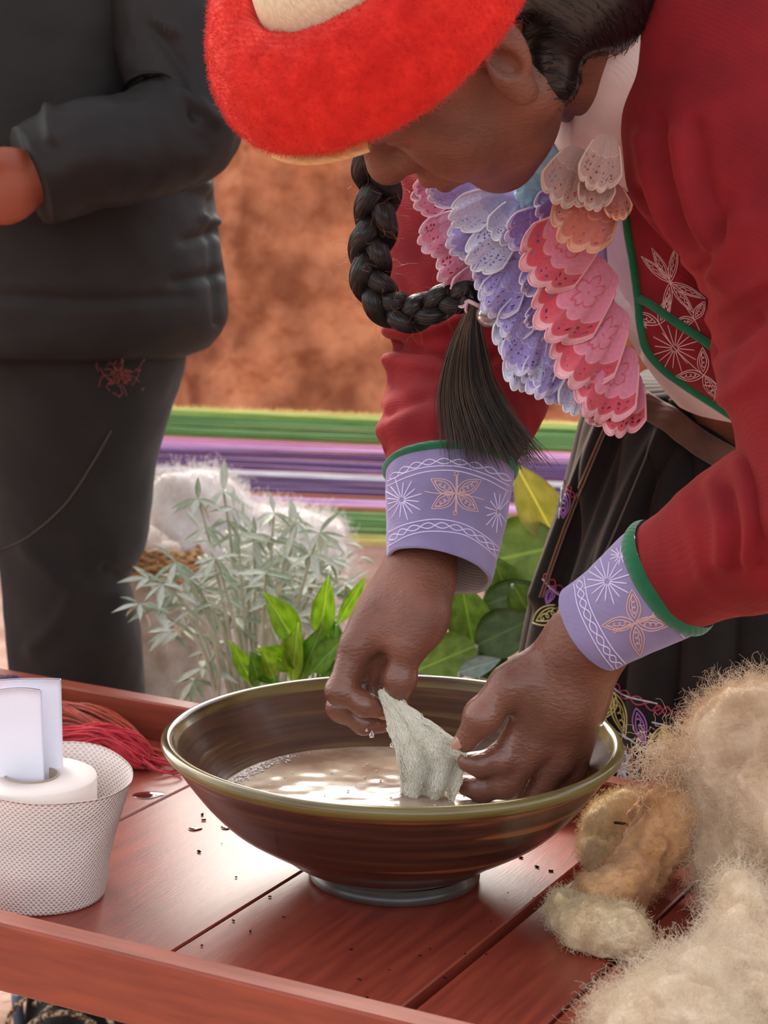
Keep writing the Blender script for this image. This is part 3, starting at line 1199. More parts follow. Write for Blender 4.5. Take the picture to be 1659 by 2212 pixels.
rows = [(200, 935, 1330, 0.30, 0.062), (300, 895, 1290, 0.29, 0.064), (366, 868, 1262, 0.28, 0.066), (505, 836, 1232, 0.255, 0.066), (600, 832, 1216, 0.24, 0.066, 4), (695, 836, 1206, 0.225, 0.066, 8),
        (722, 842, 1202, 0.22, 0.065, 10), (750, 852, 1199, 0.215, 0.064, 12), (781, 843, 1198, 0.21, 0.065, 14), (843, 838, 1194, 0.20, 0.065, 18), (890, 838, 1180, 0.185, 0.062, 22),
        (944, 826, 1150, 0.16, 0.057, 27), (985, 829, 1122, 0.142, 0.052, 31), (1008, 832, 1112, 0.132, 0.0495, 33)]
V = rows_loft(rows, 128, 170)
N = gnormals(V)
N = N if ((N[80] * (V[80] - V[80].mean(0))).sum() > 0) else -N
V = V + N * (0.0025 * fbm(V.reshape(-1, 3) * 24, 3).reshape(V.shape[:2]))[..., None]
V = drape(V, N, [
    ([(830, 470), (880, 560), (930, 640)], 22, 0.006), ([(860, 420), (930, 520), (990, 600)], 20, 0.006), ([(880, 380), (960, 450), (1040, 520)], 16, 0.005),
    ([(836, 560), (875, 640), (910, 690)], 16, 0.004), ([(846, 712), (920, 715), (1010, 690)], 18, 0.007), ([(852, 748), (910, 752), (1000, 775), (1060, 770)], 13, -0.010),
    ([(842, 778), (905, 790), (985, 812)], 18, 0.006), ([(842, 872), (910, 848), (1000, 845)], 26, 0.005), ([(830, 930), (900, 895), (980, 905)], 24, 0.006),
    ([(835, 968), (905, 945), (985, 950)], 14, -0.003), ([(850, 900), (920, 870)], 12, -0.003)])
o = loft_mesh('sleeve', V, M_RED, JK)
fix_normals(o)
FAR_SLEEVE = (V, N)


def path_loft(pts, radii, n=60, seg=96, ref=(0, 0, 1), ratio=1.0):
    C = spline(pts, n)
    r = spline([(q,) for q in radii], n)[:, 0]
    T, Nn, B_ = frames(C, ref)
    th = np.linspace(0, 2 * np.pi, seg, endpoint=False)
    return C[:, None] + r[:, None, None] * (np.cos(th)[None, :, None] * Nn[:, None] + ratio * np.sin(th)[None, :, None] * B_[:, None])


# ---- near sleeve: shoulder and upper arm, then the forearm
rows = [(-150, 1420, 1800, 0.02, 0.06), (-60, 1345, 1900, 0.01, 0.085), (0, 1312, 1940, 0.0, 0.10), (150, 1326, 1960, -0.01, 0.105), (300, 1342, 1970, -0.025, 0.105), (420, 1362, 1970, -0.035, 0.10),
        (500, 1415, 1965, -0.045, 0.095), (570, 1478, 1960, -0.055, 0.092), (640, 1528, 1955, -0.065, 0.088), (690, 1543, 1950, -0.075, 0.085), (770, 1538, 1945, -0.09, 0.082),
        (850, 1560, 1940, -0.105, 0.078), (930, 1590, 1930, -0.12, 0.074), (1010, 1600, 1920, -0.135, 0.07), (1100, 1610, 1900, -0.15, 0.066), (1180, 1640, 1880, -0.155, 0.05)]
V = rows_loft(rows, 160, 190)
N = gnormals(V)
N = N if ((N[80] * (V[80] - V[80].mean(0))).sum() > 0) else -N
V = V + N * (0.0016 * fbm(V.reshape(-1, 3) * 16, 3).reshape(V.shape[:2]))[..., None]
FOLDS = [([(1395, 300), (1420, 420), (1470, 520), (1510, 560)], 24, 0.008), ([(1420, 260), (1440, 380), (1485, 500), (1540, 560)], 18, -0.009), ([(1470, 300), (1490, 420), (1530, 530), (1580, 610)], 26, 0.009),
         ([(1500, 270), (1525, 400), (1560, 520)], 16, -0.006), ([(1385, 415), (1420, 490), (1470, 545)], 12, -0.007), ([(1600, 480), (1560, 560), (1520, 640)], 22, 0.006),
         ([(1659, 600), (1600, 640), (1540, 690)], 22, 0.006), ([(1640, 690), (1590, 730), (1540, 760)], 18, -0.006), ([(1659, 780), (1610, 830), (1565, 860)], 22, 0.005), ([(1570, 430), (1540, 560), (1530, 640)], 14, -0.004)]
V = drape(V, N, FOLDS)
o = loft_mesh('sleeve', V, M_RED, JK)
fix_normals(o)
CUFL0, CUFL1 = at(1460, 1239, -0.056), at(1276, 1358, -0.026)
pts = [at(1800, 1090, -0.145), at(1720, 1115, -0.128), at(1610, 1165, -0.098), at(1530, 1203, -0.075), CUFL0, CUFL0 + (CUFL1 - CUFL0) * 0.08]
V = path_loft(pts, [0.05, 0.058, 0.0535, 0.0475, 0.0425, 0.0415], 90, 128)
N = gnormals(V)
N = N if ((N[45] * (V[45] - V[45].mean(0))).sum() > 0) else -N
V = V + N * (0.0018 * fbm(V.reshape(-1, 3) * 22, 3).reshape(V.shape[:2]))[..., None]
V = drape(V, N, [([(1540, 1050), (1560, 1130), (1560, 1210)], 18, 0.005), ([(1600, 1010), (1625, 1100), (1620, 1200)], 22, 0.006), ([(1575, 1060), (1590, 1150), (1588, 1230)], 13, -0.005), ([(1480, 1085), (1500, 1160), (1520, 1240)], 20, 0.003),
                 ([(1640, 1020), (1650, 1120), (1640, 1220)], 14, -0.005)])
o = loft_mesh('sleeve', V, M_RED, JK)
fix_normals(o)


# ---- cuffs: open tubes with a lining inside and a green braid at the top
def cuff(V, n_green):
    """V (n,seg,3) from the sleeve end (0) to the hand (n-1)"""
    N_ = gnormals(V)
    if (N_[5] * (V[5] - V[5].mean(0))).sum() < 0:
        N_ = -N_
    outer = V
    inn = V - N_ * 0.0028
    o1 = wpart('cuff', np.concatenate([outer, (outer[-1:] + inn[-1:]) / 2 + (V[-1:] - V[-2:-1]) * 0.5]), grid_faces(V.shape[0] + 1, V.shape[1], close_v=True), M_LAV, JK)
    fix_normals(o1)
    o2 = wpart('cuff_lining', np.concatenate([inn, (outer[-1:] + inn[-1:]) / 2 + (V[-1:] - V[-2:-1]) * 0.5]), grid_faces(V.shape[0] + 1, V.shape[1], close_v=True), M_LINING, JK)
    fix_normals(o2)
    g = V[:n_green]
    t = np.sin(np.linspace(0, np.pi, n_green))[:, None, None]
    o3 = wpart('green_braid', g + N_[:n_green] * (0.0004 + 0.0024 * t), grid_faces(n_green, V.shape[1], close_v=True), M_GREEN, JK)
    fix_normals(o3)
    return o1, o3


rows = [(1006, 831, 1112, 0.132, 0.0502, 33), (1040, 833, 1108, 0.122, 0.0495, 33), (1110, 834, 1096, 0.104, 0.0465, 33), (1180, 833, 1078, 0.084, 0.0435, 34), (1233, 834, 1062, 0.068, 0.0415, 35)]
VR = rows_loft(rows, 128, 64)
for i in range(64):                                # the hand edge dips to the right
    c = VR[i].mean(0)
    VR[i, :, 2] -= (VR[i, :, 0] - c[0]) * 0.23 * (i / 63)
VR = VR + gnormals(VR) * (0.0009 * fbm(VR.reshape(-1, 3) * 40, 2).reshape(64, 128))[..., None]
cr, crg = cuff(VR, 11)
C = CUFL0 + (CUFL1 - CUFL0) * np.linspace(0, 1, 6)[:, None]
VL = path_loft(C, [0.0440, 0.0432, 0.0412, 0.0385, 0.0362, 0.0346], 64, 128)
VL = VL + gnormals(VL) * (0.001 * fbm(VL.reshape(-1, 3) * 36, 2).reshape(64, 128))[..., None]
cl, clg = cuff(VL, 11)

sr = Surf([cr], WO)
lines = []
lines += [[(838, 1040), (880, 1020), (930, 1008), (990, 1008), (1050, 1025), (1100, 1050)], [(838, 1050), (880, 1031), (930, 1018), (990, 1018), (1050, 1036), (1098, 1062)]]
lines += wave_pair([(842, 1034), (880, 1012), (930, 998), (990, 998), (1050, 1012), (1104, 1038)], 6, 9)
lines += [[(840, 1150), (880, 1132), (940, 1122), (1000, 1132), (1050, 1160), (1085, 1192)], [(840, 1180), (880, 1158), (930, 1148), (1000, 1155), (1050, 1185), (1080, 1215)]]
lines += wave_pair([(842, 1166), (880, 1145), (940, 1135), (1000, 1144), (1050, 1172), (1082, 1203)], 6, 10)
lines += place(burst(46, 16), (868, 1080)) + place(burst(42, 14), (1076, 1105), 10, 0.7, 1.1)
v, f = sr.lay(lines, 0.00045)
o = wpart('stitching', v, f, M_THREAD, JK)
o['kind'] = 'stuff'
lines = place(flower(62, 15, (-150, -28, 148, 40), None), (985, 1066)) + place(flower(1, 1, (), 42), (985, 1066), 2)
lines += [[(985, 1066), (945, 1066), (918, 1062)], [(985, 1066), (1025, 1074), (1045, 1080)]]
v, f = sr.lay(lines, 0.00042)
o = wpart('stitching', v, f, M_THREAD_R, JK)
o['kind'] = 'stuff'

sl_ = Surf([cl], WO)
lines = []
lines += [[(1372, 1143), (1392, 1210), (1440, 1290), (1500, 1362)], [(1352, 1155), (1370, 1225), (1420, 1310), (1478, 1378)]]
lines += wave_pair([(1362, 1150), (1381, 1218), (1430, 1300), (1490, 1370)], 7, 9)
lines += [[(1240, 1262), (1252, 1320), (1292, 1400), (1330, 1452)], [(1262, 1246), (1275, 1310), (1316, 1390), (1356, 1440)]]
lines += wave_pair([(1251, 1254), (1264, 1315), (1304, 1395), (1343, 1446)], 7, 9)
lines += place(burst(52, 16), (1312, 1256)) + place(burst(34, 12), (1340, 1200), 0, 0.7, 0.6) + place(burst(40, 12), (1420, 1420), 20, 0.8, 0.8)
v, f = sl_.lay(lines, 0.0005)
o = wpart('stitching', v, f, M_THREAD, JK)
o['kind'] = 'stuff'
lines = place(flower(72, 15, (-95, 175, 82, 5), None), (1372, 1345)) + place(flower(1, 1, (), 46), (1372, 1345), 68)
v, f = sl_.lay(lines, 0.00045)
o = wpart('stitching', v, f, M_THREAD_R, JK)
o['kind'] = 'stuff'

# ---- blouse and the hanging front of the jacket
rows = [(-40, 1216, 1440, 0.0, 0.06), (60, 1214, 1460, 0.0, 0.062), (120, 1216, 1500, 0.005, 0.066), (200, 1212, 1560, 0.02, 0.075), (300, 1195, 1640, 0.06, 0.085), (400, 1222, 1680, 0.12, 0.085), (500, 1262, 1700, 0.145, 0.085), (600, 1305, 1720, 0.165, 0.09),
        (700, 1340, 1740, 0.185, 0.095), (780, 1380, 1760, 0.205, 0.1), (840, 1425, 1770, 0.215, 0.1), (880, 1465, 1775, 0.225, 0.1)]
V = rows_loft(rows, 96, 90)
N = gnormals(V)
N = N if ((N[45] * (V[45] - V[45].mean(0))).sum() > 0) else -N
V = V + N * (0.003 * fbm(V.reshape(-1, 3) * 14, 3).reshape(V.shape[:2]))[..., None]
V = drape(V, N, [([(1275, 520), (1310, 600), (1345, 650)], 10, -0.006), ([(1300, 500), (1330, 580), (1362, 640)], 12, 0.005), ([(1320, 620), (1350, 680), (1380, 760)], 9, -0.004), ([(1240, 130), (1250, 220), (1240, 300)], 8, 0.003)])
o = loft_mesh('blouse', V, M_BLOUSE)
fix_normals(o)


def sheet(left, right, Yl, Yr, n=70, m=50, bulge=0.0):
    """cloth sheet between two photo curves; the depth runs from Yl to Yr across"""
    A, B_ = spline(left, n), spline(right, n)
    V_ = np.zeros((n, m, 3))
    for i in range(n):
        for j in range(m):
            k = j / (m - 1)
            p = A[i] * (1 - k) + B_[i] * k
            V_[i, j] = at(p[0], p[1], Yl * (1 - k) + Yr * k - bulge * math.sin(math.pi * k))
    return V_


def slab(name, V_, t, m, parent=None, uv=False):
    """give a sheet a thickness"""
    N_ = gnormals(V_, False)
    if ((V_ - CAM) * N_).sum() > 0:
        N_ = -N_
    n, k = V_.shape[:2]
    back = V_ - N_ * t
    F = grid_faces(n, k)
    v_, f_ = join([(V_, F), (back, F[:, ::-1])])
    e = np.concatenate([np.arange(k - 1), np.arange(0, (n - 1) * k, k)])
    rim_ = [[i, i + 1, i + 1 + n * k, i + n * k] for i in range(k - 1)] + [[i + (n - 1) * k, i + 1 + (n - 1) * k, i + 1 + (n - 1) * k + n * k, i + (n - 1) * k + n * k] for i in range(k - 1)]
    rim_ += [[i * k, (i + 1) * k, (i + 1) * k + n * k, i * k + n * k] for i in range(n - 1)] + [[i * k + k - 1, (i + 1) * k + k - 1, (i + 1) * k + k - 1 + n * k, i * k + k - 1 + n * k] for i in range(n - 1)]
    f_ = np.concatenate([f_, np.array(rim_)])
    o_ = wpart(name, v_, f_, m, parent)
    fix_normals(o_)
    return o_


L_ = [(1318, 60), (1335, 200), (1345, 330), (1352, 480), (1364, 560), (1374, 640), (1380, 700), (1392, 755), (1425, 795), (1470, 828), (1530, 868), (1605, 914)]
R_ = [(1500, 60), (1500, 200), (1510, 330), (1520, 480), (1550, 560), (1590, 640), (1610, 700), (1630, 755), (1640, 795), (1650, 828), (1660, 868), (1670, 918)]
V = sheet(L_, R_, 0.055, 0.02, 110, 60, 0.02)
P = px_of(V)
N = gnormals(V, False)
N = N if ((V - CAM) * N).sum() < 0 else -N
V = V + N * (0.002 * fbm(V.reshape(-1, 3) * 18, 2).reshape(V.shape[:2]))[..., None]
V = drape(V, N, [([(1420, 560), (1480, 620), (1550, 690)], 22, 0.004), ([(1400, 700), (1470, 740), (1560, 800)], 20, 0.003)])
front = slab('front_panel', V, 0.004, M_RED, JK)
sf_ = Surf([front], WO)
gl = []
for ln in ([(1340, 300), (1353, 480), (1365, 560), (1376, 640), (1382, 700), (1394, 752), (1427, 793), (1472, 827), (1532, 866), (1600, 910)], [(1378, 645), (1400, 655), (1450, 690), (1520, 738), (1560, 770)]):
    pts = [h[0] + h[1] * 0.001 for h in (sf_.hit(*(p + np.array([4, 0]))) for p in spline(ln, 80)) if h is not None]
    v, f = tube(np.array(pts), 0.0034, 8)
    wpart('green_braid', v, f, M_GREEN, JK)
lines = place(flower(84, 9, (-128, -108, -70, 35, 62, 108), None), (1448, 610), -10, 1, 1) + place(burst(52, 16), (1458, 752)) + place(flower(66, 12, (-150, -62), None), (1425, 700), -8) + place(burst(9, 8), (1392, 702))
lines += place(flower(60, 12, (-92, 178, 60), None), (1520, 810), 0) + [[(1425, 700), (1458, 752), (1520, 810), (1570, 842)], [(1480, 660), (1500, 690), (1512, 715)]] + place(flower(46, 10, (-60, 170), None), (1500, 690))
lines += place(burst(34, 10), (1555, 835))
v, f = sf_.lay(lines, 0.00038)
o = wpart('stitching', v, f, M_THREAD_R, JK)
o['kind'] = 'stuff'

# back and side of the jacket round the trunk
rows = [(20, 1440, 1780, 0.09, 0.08), (120, 1425, 1850, 0.11, 0.105), (350, 1425, 1930, 0.15, 0.12), (520, 1420, 1930, 0.185, 0.12), (700, 1460, 1960, 0.245, 0.13), (830, 1490, 1980, 0.30, 0.14), (900, 1500, 1990, 0.325, 0.145), (930, 1505, 1990, 0.335, 0.145)]
V = rows_loft(rows, 96, 80)
N = gnormals(V)
N = N if ((N[40] * (V[40] - V[40].mean(0))).sum() > 0) else -N
V = V + N * (0.004 * fbm(V.reshape(-1, 3) * 12, 3).reshape(V.shape[:2]))[..., None]
o = loft_mesh('jacket_back', V, M_RED, JK)
fix_normals(o)

# ---- skirt, belt
rows = [(830, 1300, 1900, 0.36, 0.13), (900, 1262, 1930, 0.37, 0.145), (1000, 1238, 1950, 0.375, 0.16), (1130, 1205, 1990, 0.38, 0.175), (1260, 1166, 2030, 0.385, 0.185), (1360, 1142, 2060, 0.39, 0.19),
        (1500, 1118, 2090, 0.39, 0.195), (1640, 1095, 2120, 0.39, 0.2), (1790, 1075, 2150, 0.39, 0.205)]
V = rows_loft(rows, 400, 150)
N = gnormals(V)
N = N if ((N[75] * (V[75] - V[75].mean(0))).sum() > 0) else -N
th_ = np.linspace(0, 2 * np.pi, 400, endpoint=False)
k_ = np.linspace(0.25, 1, 150)[:, None]
pl = np.abs(np.sin(11 * th_ + 0.4 * np.sin(3 * th_))) ** 0.6
V = V + N * (k_ * 0.022 * (pl - 0.7)[None])[..., None]
V = drape(V, N, [([(1325, 890), (1275, 1010), (1222, 1150), (1170, 1290)], 20, 0.012), ([(1345, 900), (1300, 1020), (1250, 1150), (1200, 1290)], 12, -0.008), ([(1440, 930), (1375, 1050), (1310, 1200), (1280, 1300)], 24, 0.012), ([(1460, 940), (1400, 1060), (1340, 1210)], 12, -0.008)])
skirt = loft_mesh('skirt', V, M_SKIRT)
fix_normals(skirt)
ss_ = Surf([skirt], WO)


def stitch(lines, m, r=0.0006):
    q = ss_.lay(lines, r, 0.0006)
    if q is None:
        return
    o_ = wpart('stitching', q[0], q[1], m, skirt)
    o_['kind'] = 'stuff'


stitch(wave_pair([(1176, 1240), (1200, 1265), (1238, 1292)], 8, 4) + wave_pair([(1305, 1462), (1350, 1500), (1425, 1532)], 9, 5) + wave_pair([(1412, 1532), (1500, 1545), (1630, 1572)], 10, 9)
       + wave_pair([(1221, 1035), (1240, 1075)], 5, 3), M_THREAD_P, 0.0006)
stitch([[(1172, 1250), (1195, 1275), (1240, 1305)], [(1305, 1462), (1345, 1500), (1420, 1520)], [(1408, 1560), (1470, 1572), (1620, 1585)], [(1216, 1040), (1212, 1090), (1208, 1120)], [(1290, 1520), (1320, 1570), (1365, 1600), (1420, 1640)]], M_THREAD_B, 0.0007)
stitch(place(leaf_line(76, 20), (1152, 1345), -28) + place(leaf_line(64, 18), (1325, 1495), 112) + place(leaf_line(100, 16), (1325, 1495), 74) + place(flower(70, 12, (62, 90, 118), None), (1434, 1568)) + [[(1434, 1560), (1430, 1630)]], M_THREAD_Y)
stitch(place(leaf_line(50, 16), (1312, 1470), 120) + place(leaf_line(40, 10), (1195, 1268), 110) + place(leaf_line(80, 14), (1375, 1530), 78) + place(leaf_line(60, 12), (1222, 1060), 95), M_THREAD_V)
stitch(place(burst(44, 12), (1345, 1660)) + place(flower(40, 10, (-80, 95), None), (1345, 1660)) + wave_pair([(1295, 1690), (1330, 1710), (1400, 1735)], 9, 4) + [[(1290, 1680), (1340, 1705), (1400, 1725)]], M_THREAD_B, 0.0006)
stitch([[(1316, 898), (1268, 1012), (1214, 1152), (1166, 1290)], [(1322, 898), (1276, 1010), (1222, 1148), (1172, 1290)]], mat('brown seam', lin(128, 96, 78), rough=0.9), 0.0010)
stitch([[(1418, 930), (1368, 1050), (1318, 1170), (1296, 1215)]], mat('grey seam', lin(90, 80, 74), rough=0.9), 0.0010)
M_BELT = cloth('brown woven belt', lin(78, 52, 42), lin(104, 74, 60), weave=420, sheen=0.2)
pts = []
for p in spline([(1390, 868), (1440, 905), (1500, 945), (1560, 985), (1640, 1030)], 50):
    h = ss_.hit(*p)
    if h is not None:
        pts.append(h[0] + h[1] * 0.004)
pts = np.array(pts)
for _ in range(12):
    pts[1:-1] = (pts[:-2] + pts[1:-1] * 2 + pts[2:]) / 4
v, f = tube(pts - np.array([0, 0.006, 0]), 0.011, 12, flat=0.35, ref=(0.5, 0, 0.85))
wpart('belt', v, f, M_BELT)

# ================================================================== hat
HA = unit(np.array([-0.56, -0.60, 0.57]))
HC = at(828, -34, -0.105)
HK = 0.925                      # middle of the brim
hx = unit(np.cross(HA, (0, 1, 0.2)))
hy = np.cross(HA, hx)


def hat_pts(profile, seg, off=(0, 0, 0), wob_=True):
    P_ = np.asarray(profile, float) * HK
    th = np.linspace(0, 2 * np.pi, seg, endpoint=False)
    w = 1 + (0.03 * np.sin(2 * th + 0.7) + 0.012 * np.sin(5 * th)) if wob_ else np.ones(seg)
    V_ = HC + np.asarray(off) + (P_[:, 0][:, None] * w)[..., None] * (np.cos(th)[None, :, None] * hx + np.sin(th)[None, :, None] * hy) + P_[:, 1][:, None, None] * HA
    return V_


M_FELT = cloth('red fuzzy felt', lin(196, 26, 20), lin(220, 42, 30), weave=500, sheen=0.4, sheen_col=lin(255, 140, 120), bump=0.4, scale=60)
M_FIBRE = mat('red fibre', lin(214, 40, 30), rough=0.6)
M_CROWN = mat('cream crown cloth', lin(206, 186, 152), lin(226, 210, 180), rough=0.9, scale=300, stretch=(1, 3, 1), bump=0.5, bump_scale=900, bump_dist=0.0008)
M_STRAW = mat('straw underside', lin(222, 180, 130), lin(204, 156, 106), rough=0.8, scale=80, stretch=(1, 1, 5))
hat = thing('hat', None, None)
hat.parent = woman
hat['label'] = 'red fuzzy felt hat with cream crown'
prof = spline([(0.078, 0.044), (0.082, 0.053), (0.096, 0.0565), (0.108, 0.0525), (0.120, 0.044), (0.131, 0.030), (0.1375, 0.014), (0.1395, 0.002), (0.137, -0.006), (0.131, -0.010), (0.120, -0.008), (0.098, 0.002)], 60)
V = hat_pts(prof, 160)
N = gnormals(V)
cN = (N[20] * (V[20] - HC)).sum()
N = N if cN > 0 else -N
V = V + N * (0.0016 * fbm(V.reshape(-1, 3) * 40, 3).reshape(V.shape[:2]))[..., None]
brim = wpart('brim', V, grid_faces(60, 160, close_v=True), M_FELT, hat)
fix_normals(brim)
P_, Nn = tri_sample(V.reshape(-1, 3), grid_faces(60, 160, close_v=True), 75000, RNG)
sgn = np.sign(np.sum(Nn * (P_ - (HC + HA * 0.02)), 1))
Nn = Nn * np.where(sgn == 0, 1, sgn)[:, None]
keepm = np.sum(Nn * (P_ - CAM), 1) < 0.25
st = fuzz_strands(P_[keepm], Nn[keepm], 0.0046, 0.5, RNG, 5, np.cross(HA, unit(P_[keepm] - HC)), 0.5)
hair('felt_fuzz', st - WO, np.array([0.00012, 0.00011, 0.0001, 0.00008, 0.00005]), M_FIBRE, hat)
prof = spline([(0.0005, 0.090), (0.025, 0.089), (0.05, 0.082), (0.067, 0.068), (0.076, 0.052), (0.080, 0.036), (0.080, 0.020)], 40)
V = hat_pts(prof, 120)
o = wpart('crown', V, grid_faces(40, 120, close_v=True), M_CROWN, hat)
fix_normals(o)
dn = 0.012 * np.array([-0.2, 0.3, -1.0])
prof = spline([(0.085, -0.002), (0.105, -0.005), (0.122, -0.009), (0.125, -0.011), (0.122, -0.0125), (0.09, -0.006)], 24)
V = hat_pts(prof, 240, dn)
pxy = px_of(V)[12]
sel = np.where((pxy[:, 0] > 585) & (pxy[:, 0] < 800) & (pxy[:, 1] > 180))[0]
sel = np.sort((sel - sel[0] + 120) % 240) - 120 + sel[0]
V = V[:, sel % 240]
o = wpart('straw_underside', V, grid_faces(24, len(sel)), M_STRAW, hat)
fix_normals(o)

# ================================================================== hair
def hair_mat(name, c1, c2, rough=0.32):
    return mat(name, c1, c2, rough=rough, spec=0.6, scale=40, contrast=(0.3, 0.7))


M_HAIR = hair_mat('black hair', lin(14, 12, 12), lin(24, 20, 18))
M_HAIR_TIP = hair_mat('brown hair ends', lin(60, 42, 28), lin(88, 64, 42), 0.45)
hg = thing('hair', None, None)
hg.parent = woman
hg['label'] = 'black hair in a long braid with a loose brown tail'


def cap_sdf(p):
    q = ((p - HO) @ HR) / HS
    d = sd_ell(q, (-0.004, 0, 0.045), (0.103, 0.081, 0.094))
    d = smin(d, sd_ell(q, (-0.052, 0, -0.034), (0.066, 0.07, 0.075)), 0.03)
    cut = smin(-(q[:, 0] * 1.0 - 0.045 + (0.05 - q[:, 2]) * 0.9), -(q[:, 0] + 0.024), 0.01)   # keep: behind the ear line, higher in front
    cut = np.minimum(0.012 + q[:, 0] - 0.0, 1)
    d = smax(d, (q[:, 0] + 0.016) - np.clip((q[:, 2] - 0.012) * 1.6, -0.02, 0.12), 0.006)
    d = smin(d, sd_cone((p - HO) / HS, (at(1172, -10, -0.075) - HO) / HS, (at(1186, 165, -0.072) - HO) / HS, 0.034, 0.020), 0.02)
    return d * HS


cv, cf = sdf_mesh(cap_sdf, HO - 0.17, HO + 0.17, 0.005)
wpart('hair_cap', cv, cf, M_HAIR, hg)
# combed strands over the cap and a lock before the ear
P_, Nn = tri_sample(cv, cf, 5000, RNG)
d_ = unit(np.cross(Nn, HL) * 1.0 - HU * 0.8)
d_ = unit(d_ - Nn * np.sum(d_ * Nn, 1, keepdims=True))
pts = [P_ + Nn * 0.0008]
for s in range(4):
    pts.append(pts[-1] + d_ * 0.0025 + RNG.normal(0, 0.0003, P_.shape))
hair('combed_hair', np.stack(pts, 1) - WO, 0.00022, M_HAIR, hg)
n = 1600
b0 = np.array([0.026, 0.0715, 0.034]) + RNG.normal(0, 1, (n, 3)) * np.array([0.009, 0.001, 0.006])
e0 = np.array([0.036, 0.0715, 0.010]) + RNG.normal(0, 1, (n, 3)) * np.array([0.009, 0.001, 0.004])
k = np.linspace(0, 1, 5)
lc = b0[:, None] * (1 - k)[None, :, None] + e0[:, None] * k[None, :, None]
lc = (lc * HS) @ HR.T + HO
lc = lc + HL * 0.003 + np.array([0, 0, 0.020])
hair('temple_lock', lc - WO, np.array([0.0003, 0.0003, 0.0003, 0.0002, 0.0001]), M_HAIR, hg)

# ---- braid: three strands plaited round a hanging curve
BP = [(800, 250, 0.06), (806, 345, 0.085), (818, 420, 0.095), (808, 500, 0.10), (798, 570, 0.10), (812, 632, 0.10), (852, 672, 0.098), (902, 676, 0.095), (950, 655, 0.09), (1000, 640, 0.085), (1030, 648, 0.08)]
NB = 360
C = spline([at(*q) for q in BP], NB)
T, Nn, B_ = frames(C, (1, 0, 0))
s = np.linspace(0, 1, NB)
wid = np.interp(s, [0, 0.3, 0.6, 0.85, 1], [0.0118, 0.0122, 0.0105, 0.0088, 0.0078])
tw = 3.1
for j in range(3):
    ph = 2 * np.pi * (tw * s + j / 3.0)
    off = Nn * (wid * 0.78 * np.sin(ph))[:, None] + B_ * (wid * 0.5 * np.sin(2 * ph))[:, None]
    Cj = C + off
    v, f = tube(Cj, wid * 0.70, 20)
    wpart('braid_strand', v, f, M_HAIR, hg)
    # fine hairs lying along the strand
    nh = 1500
    Tj, Nj, Bj = frames(Cj)
    i0 = RNG.integers(2, NB - 26, nh)
    a = RNG.uniform(0, 6.283, nh)
    pts = []
    for q in range(6):
        ii = i0 + q * 4
        aa = a + q * 0.05
        rr_ = wid[ii] * 0.71
        pts.append(Cj[ii] + (Nj[ii] * np.cos(aa)[:, None] + Bj[ii] * np.sin(aa)[:, None]) * rr_[:, None])
    hair('strand_hair', np.stack(pts, 1) - WO, np.array([0.0001, 0.00022, 0.00025, 0.00025, 0.00022, 0.0001]), M_HAIR, hg)
# stray hairs
i0 = RNG.integers(5, NB - 5, 150)
dirs = unit(Nn[i0] * RNG.normal(0, 1, (150, 1)) + B_[i0] * RNG.normal(0, 1, (150, 1)) + T[i0] * RNG.uniform(0.2, 1.0, (150, 1)))
st = fuzz_strands(C[i0] + dirs * wid[i0][:, None], dirs, 0.03, 0.35, RNG, 7)
hair('stray_hair', st - WO, 0.00009, hair_mat('stray brown hair', lin(120, 74, 40), lin(150, 96, 54)), hg)
# tie and loose tail
M_TIE = mat('clear grey bead', lin(188, 170, 176), rough=0.12, trans=0.65, spec=0.6, coat=0.5)
tp = at(1024, 655, 0.075)
v, f = tube(spline([tp + np.array([0.006 * math.cos(q), 0.004 * math.sin(q), 0.0015 * math.sin(2 * q)]) for q in np.linspace(0, 6.28, 12)], 40), 0.0017, 8)
wpart('hair_tie', v, f, mat('pale hair tie', lin(206, 178, 182), rough=0.6), hg)
sv_, sf2 = lathe(spline([(0.0002, -1), (0.55, -0.84), (0.95, -0.3), (0.95, 0.3), (0.55, 0.84), (0.0002, 1)], 18), 24)
wpart('hair_bead', sv_ * 0.0098 + at(1056, 680, 0.072), sf2, M_TIE, hg)
tail = spline([at(1022, 662, 0.075), at(1010, 740, 0.08), at(1012, 840, 0.085), at(1045, 930, 0.085), at(1080, 1010, 0.08)], 12)
nt_ = 2200
a, rr_ = RNG.uniform(0, 6.283, nt_), np.sqrt(RNG.random(nt_))
spread = np.interp(np.linspace(0, 1, 12), [0, 0.15, 0.45, 0.8, 1], [0.0035, 0.008, 0.019, 0.034, 0.044])
sk = RNG.normal(0, 0.25, (nt_, 1))
S = np.zeros((nt_, 12, 3))
for q in range(12):
    S[:, q] = tail[q] + np.stack([np.cos(a) * rr_ * spread[q] + (sk[:, 0]) * spread[q] * 0.5, np.sin(a) * rr_ * spread[q] * 0.6, RNG.normal(0, 0.0009, nt_)], 1)
ln_ = RNG.uniform(0.55, 1.0, nt_)
for i in range(nt_):
    kk = np.linspace(0, 11 * ln_[i], 12)
    S[i] = np.stack([np.interp(kk, np.arange(12), S[i, :, c]) for c in range(3)], 1)
half = nt_ // 2
hair('loose_tail', S[:half] - WO, np.linspace(0.0003, 0.00012, 12), M_HAIR, hg)
hair('loose_tail', S[half:] - WO, np.linspace(0.0003, 0.00010, 12), M_HAIR_TIP, hg)

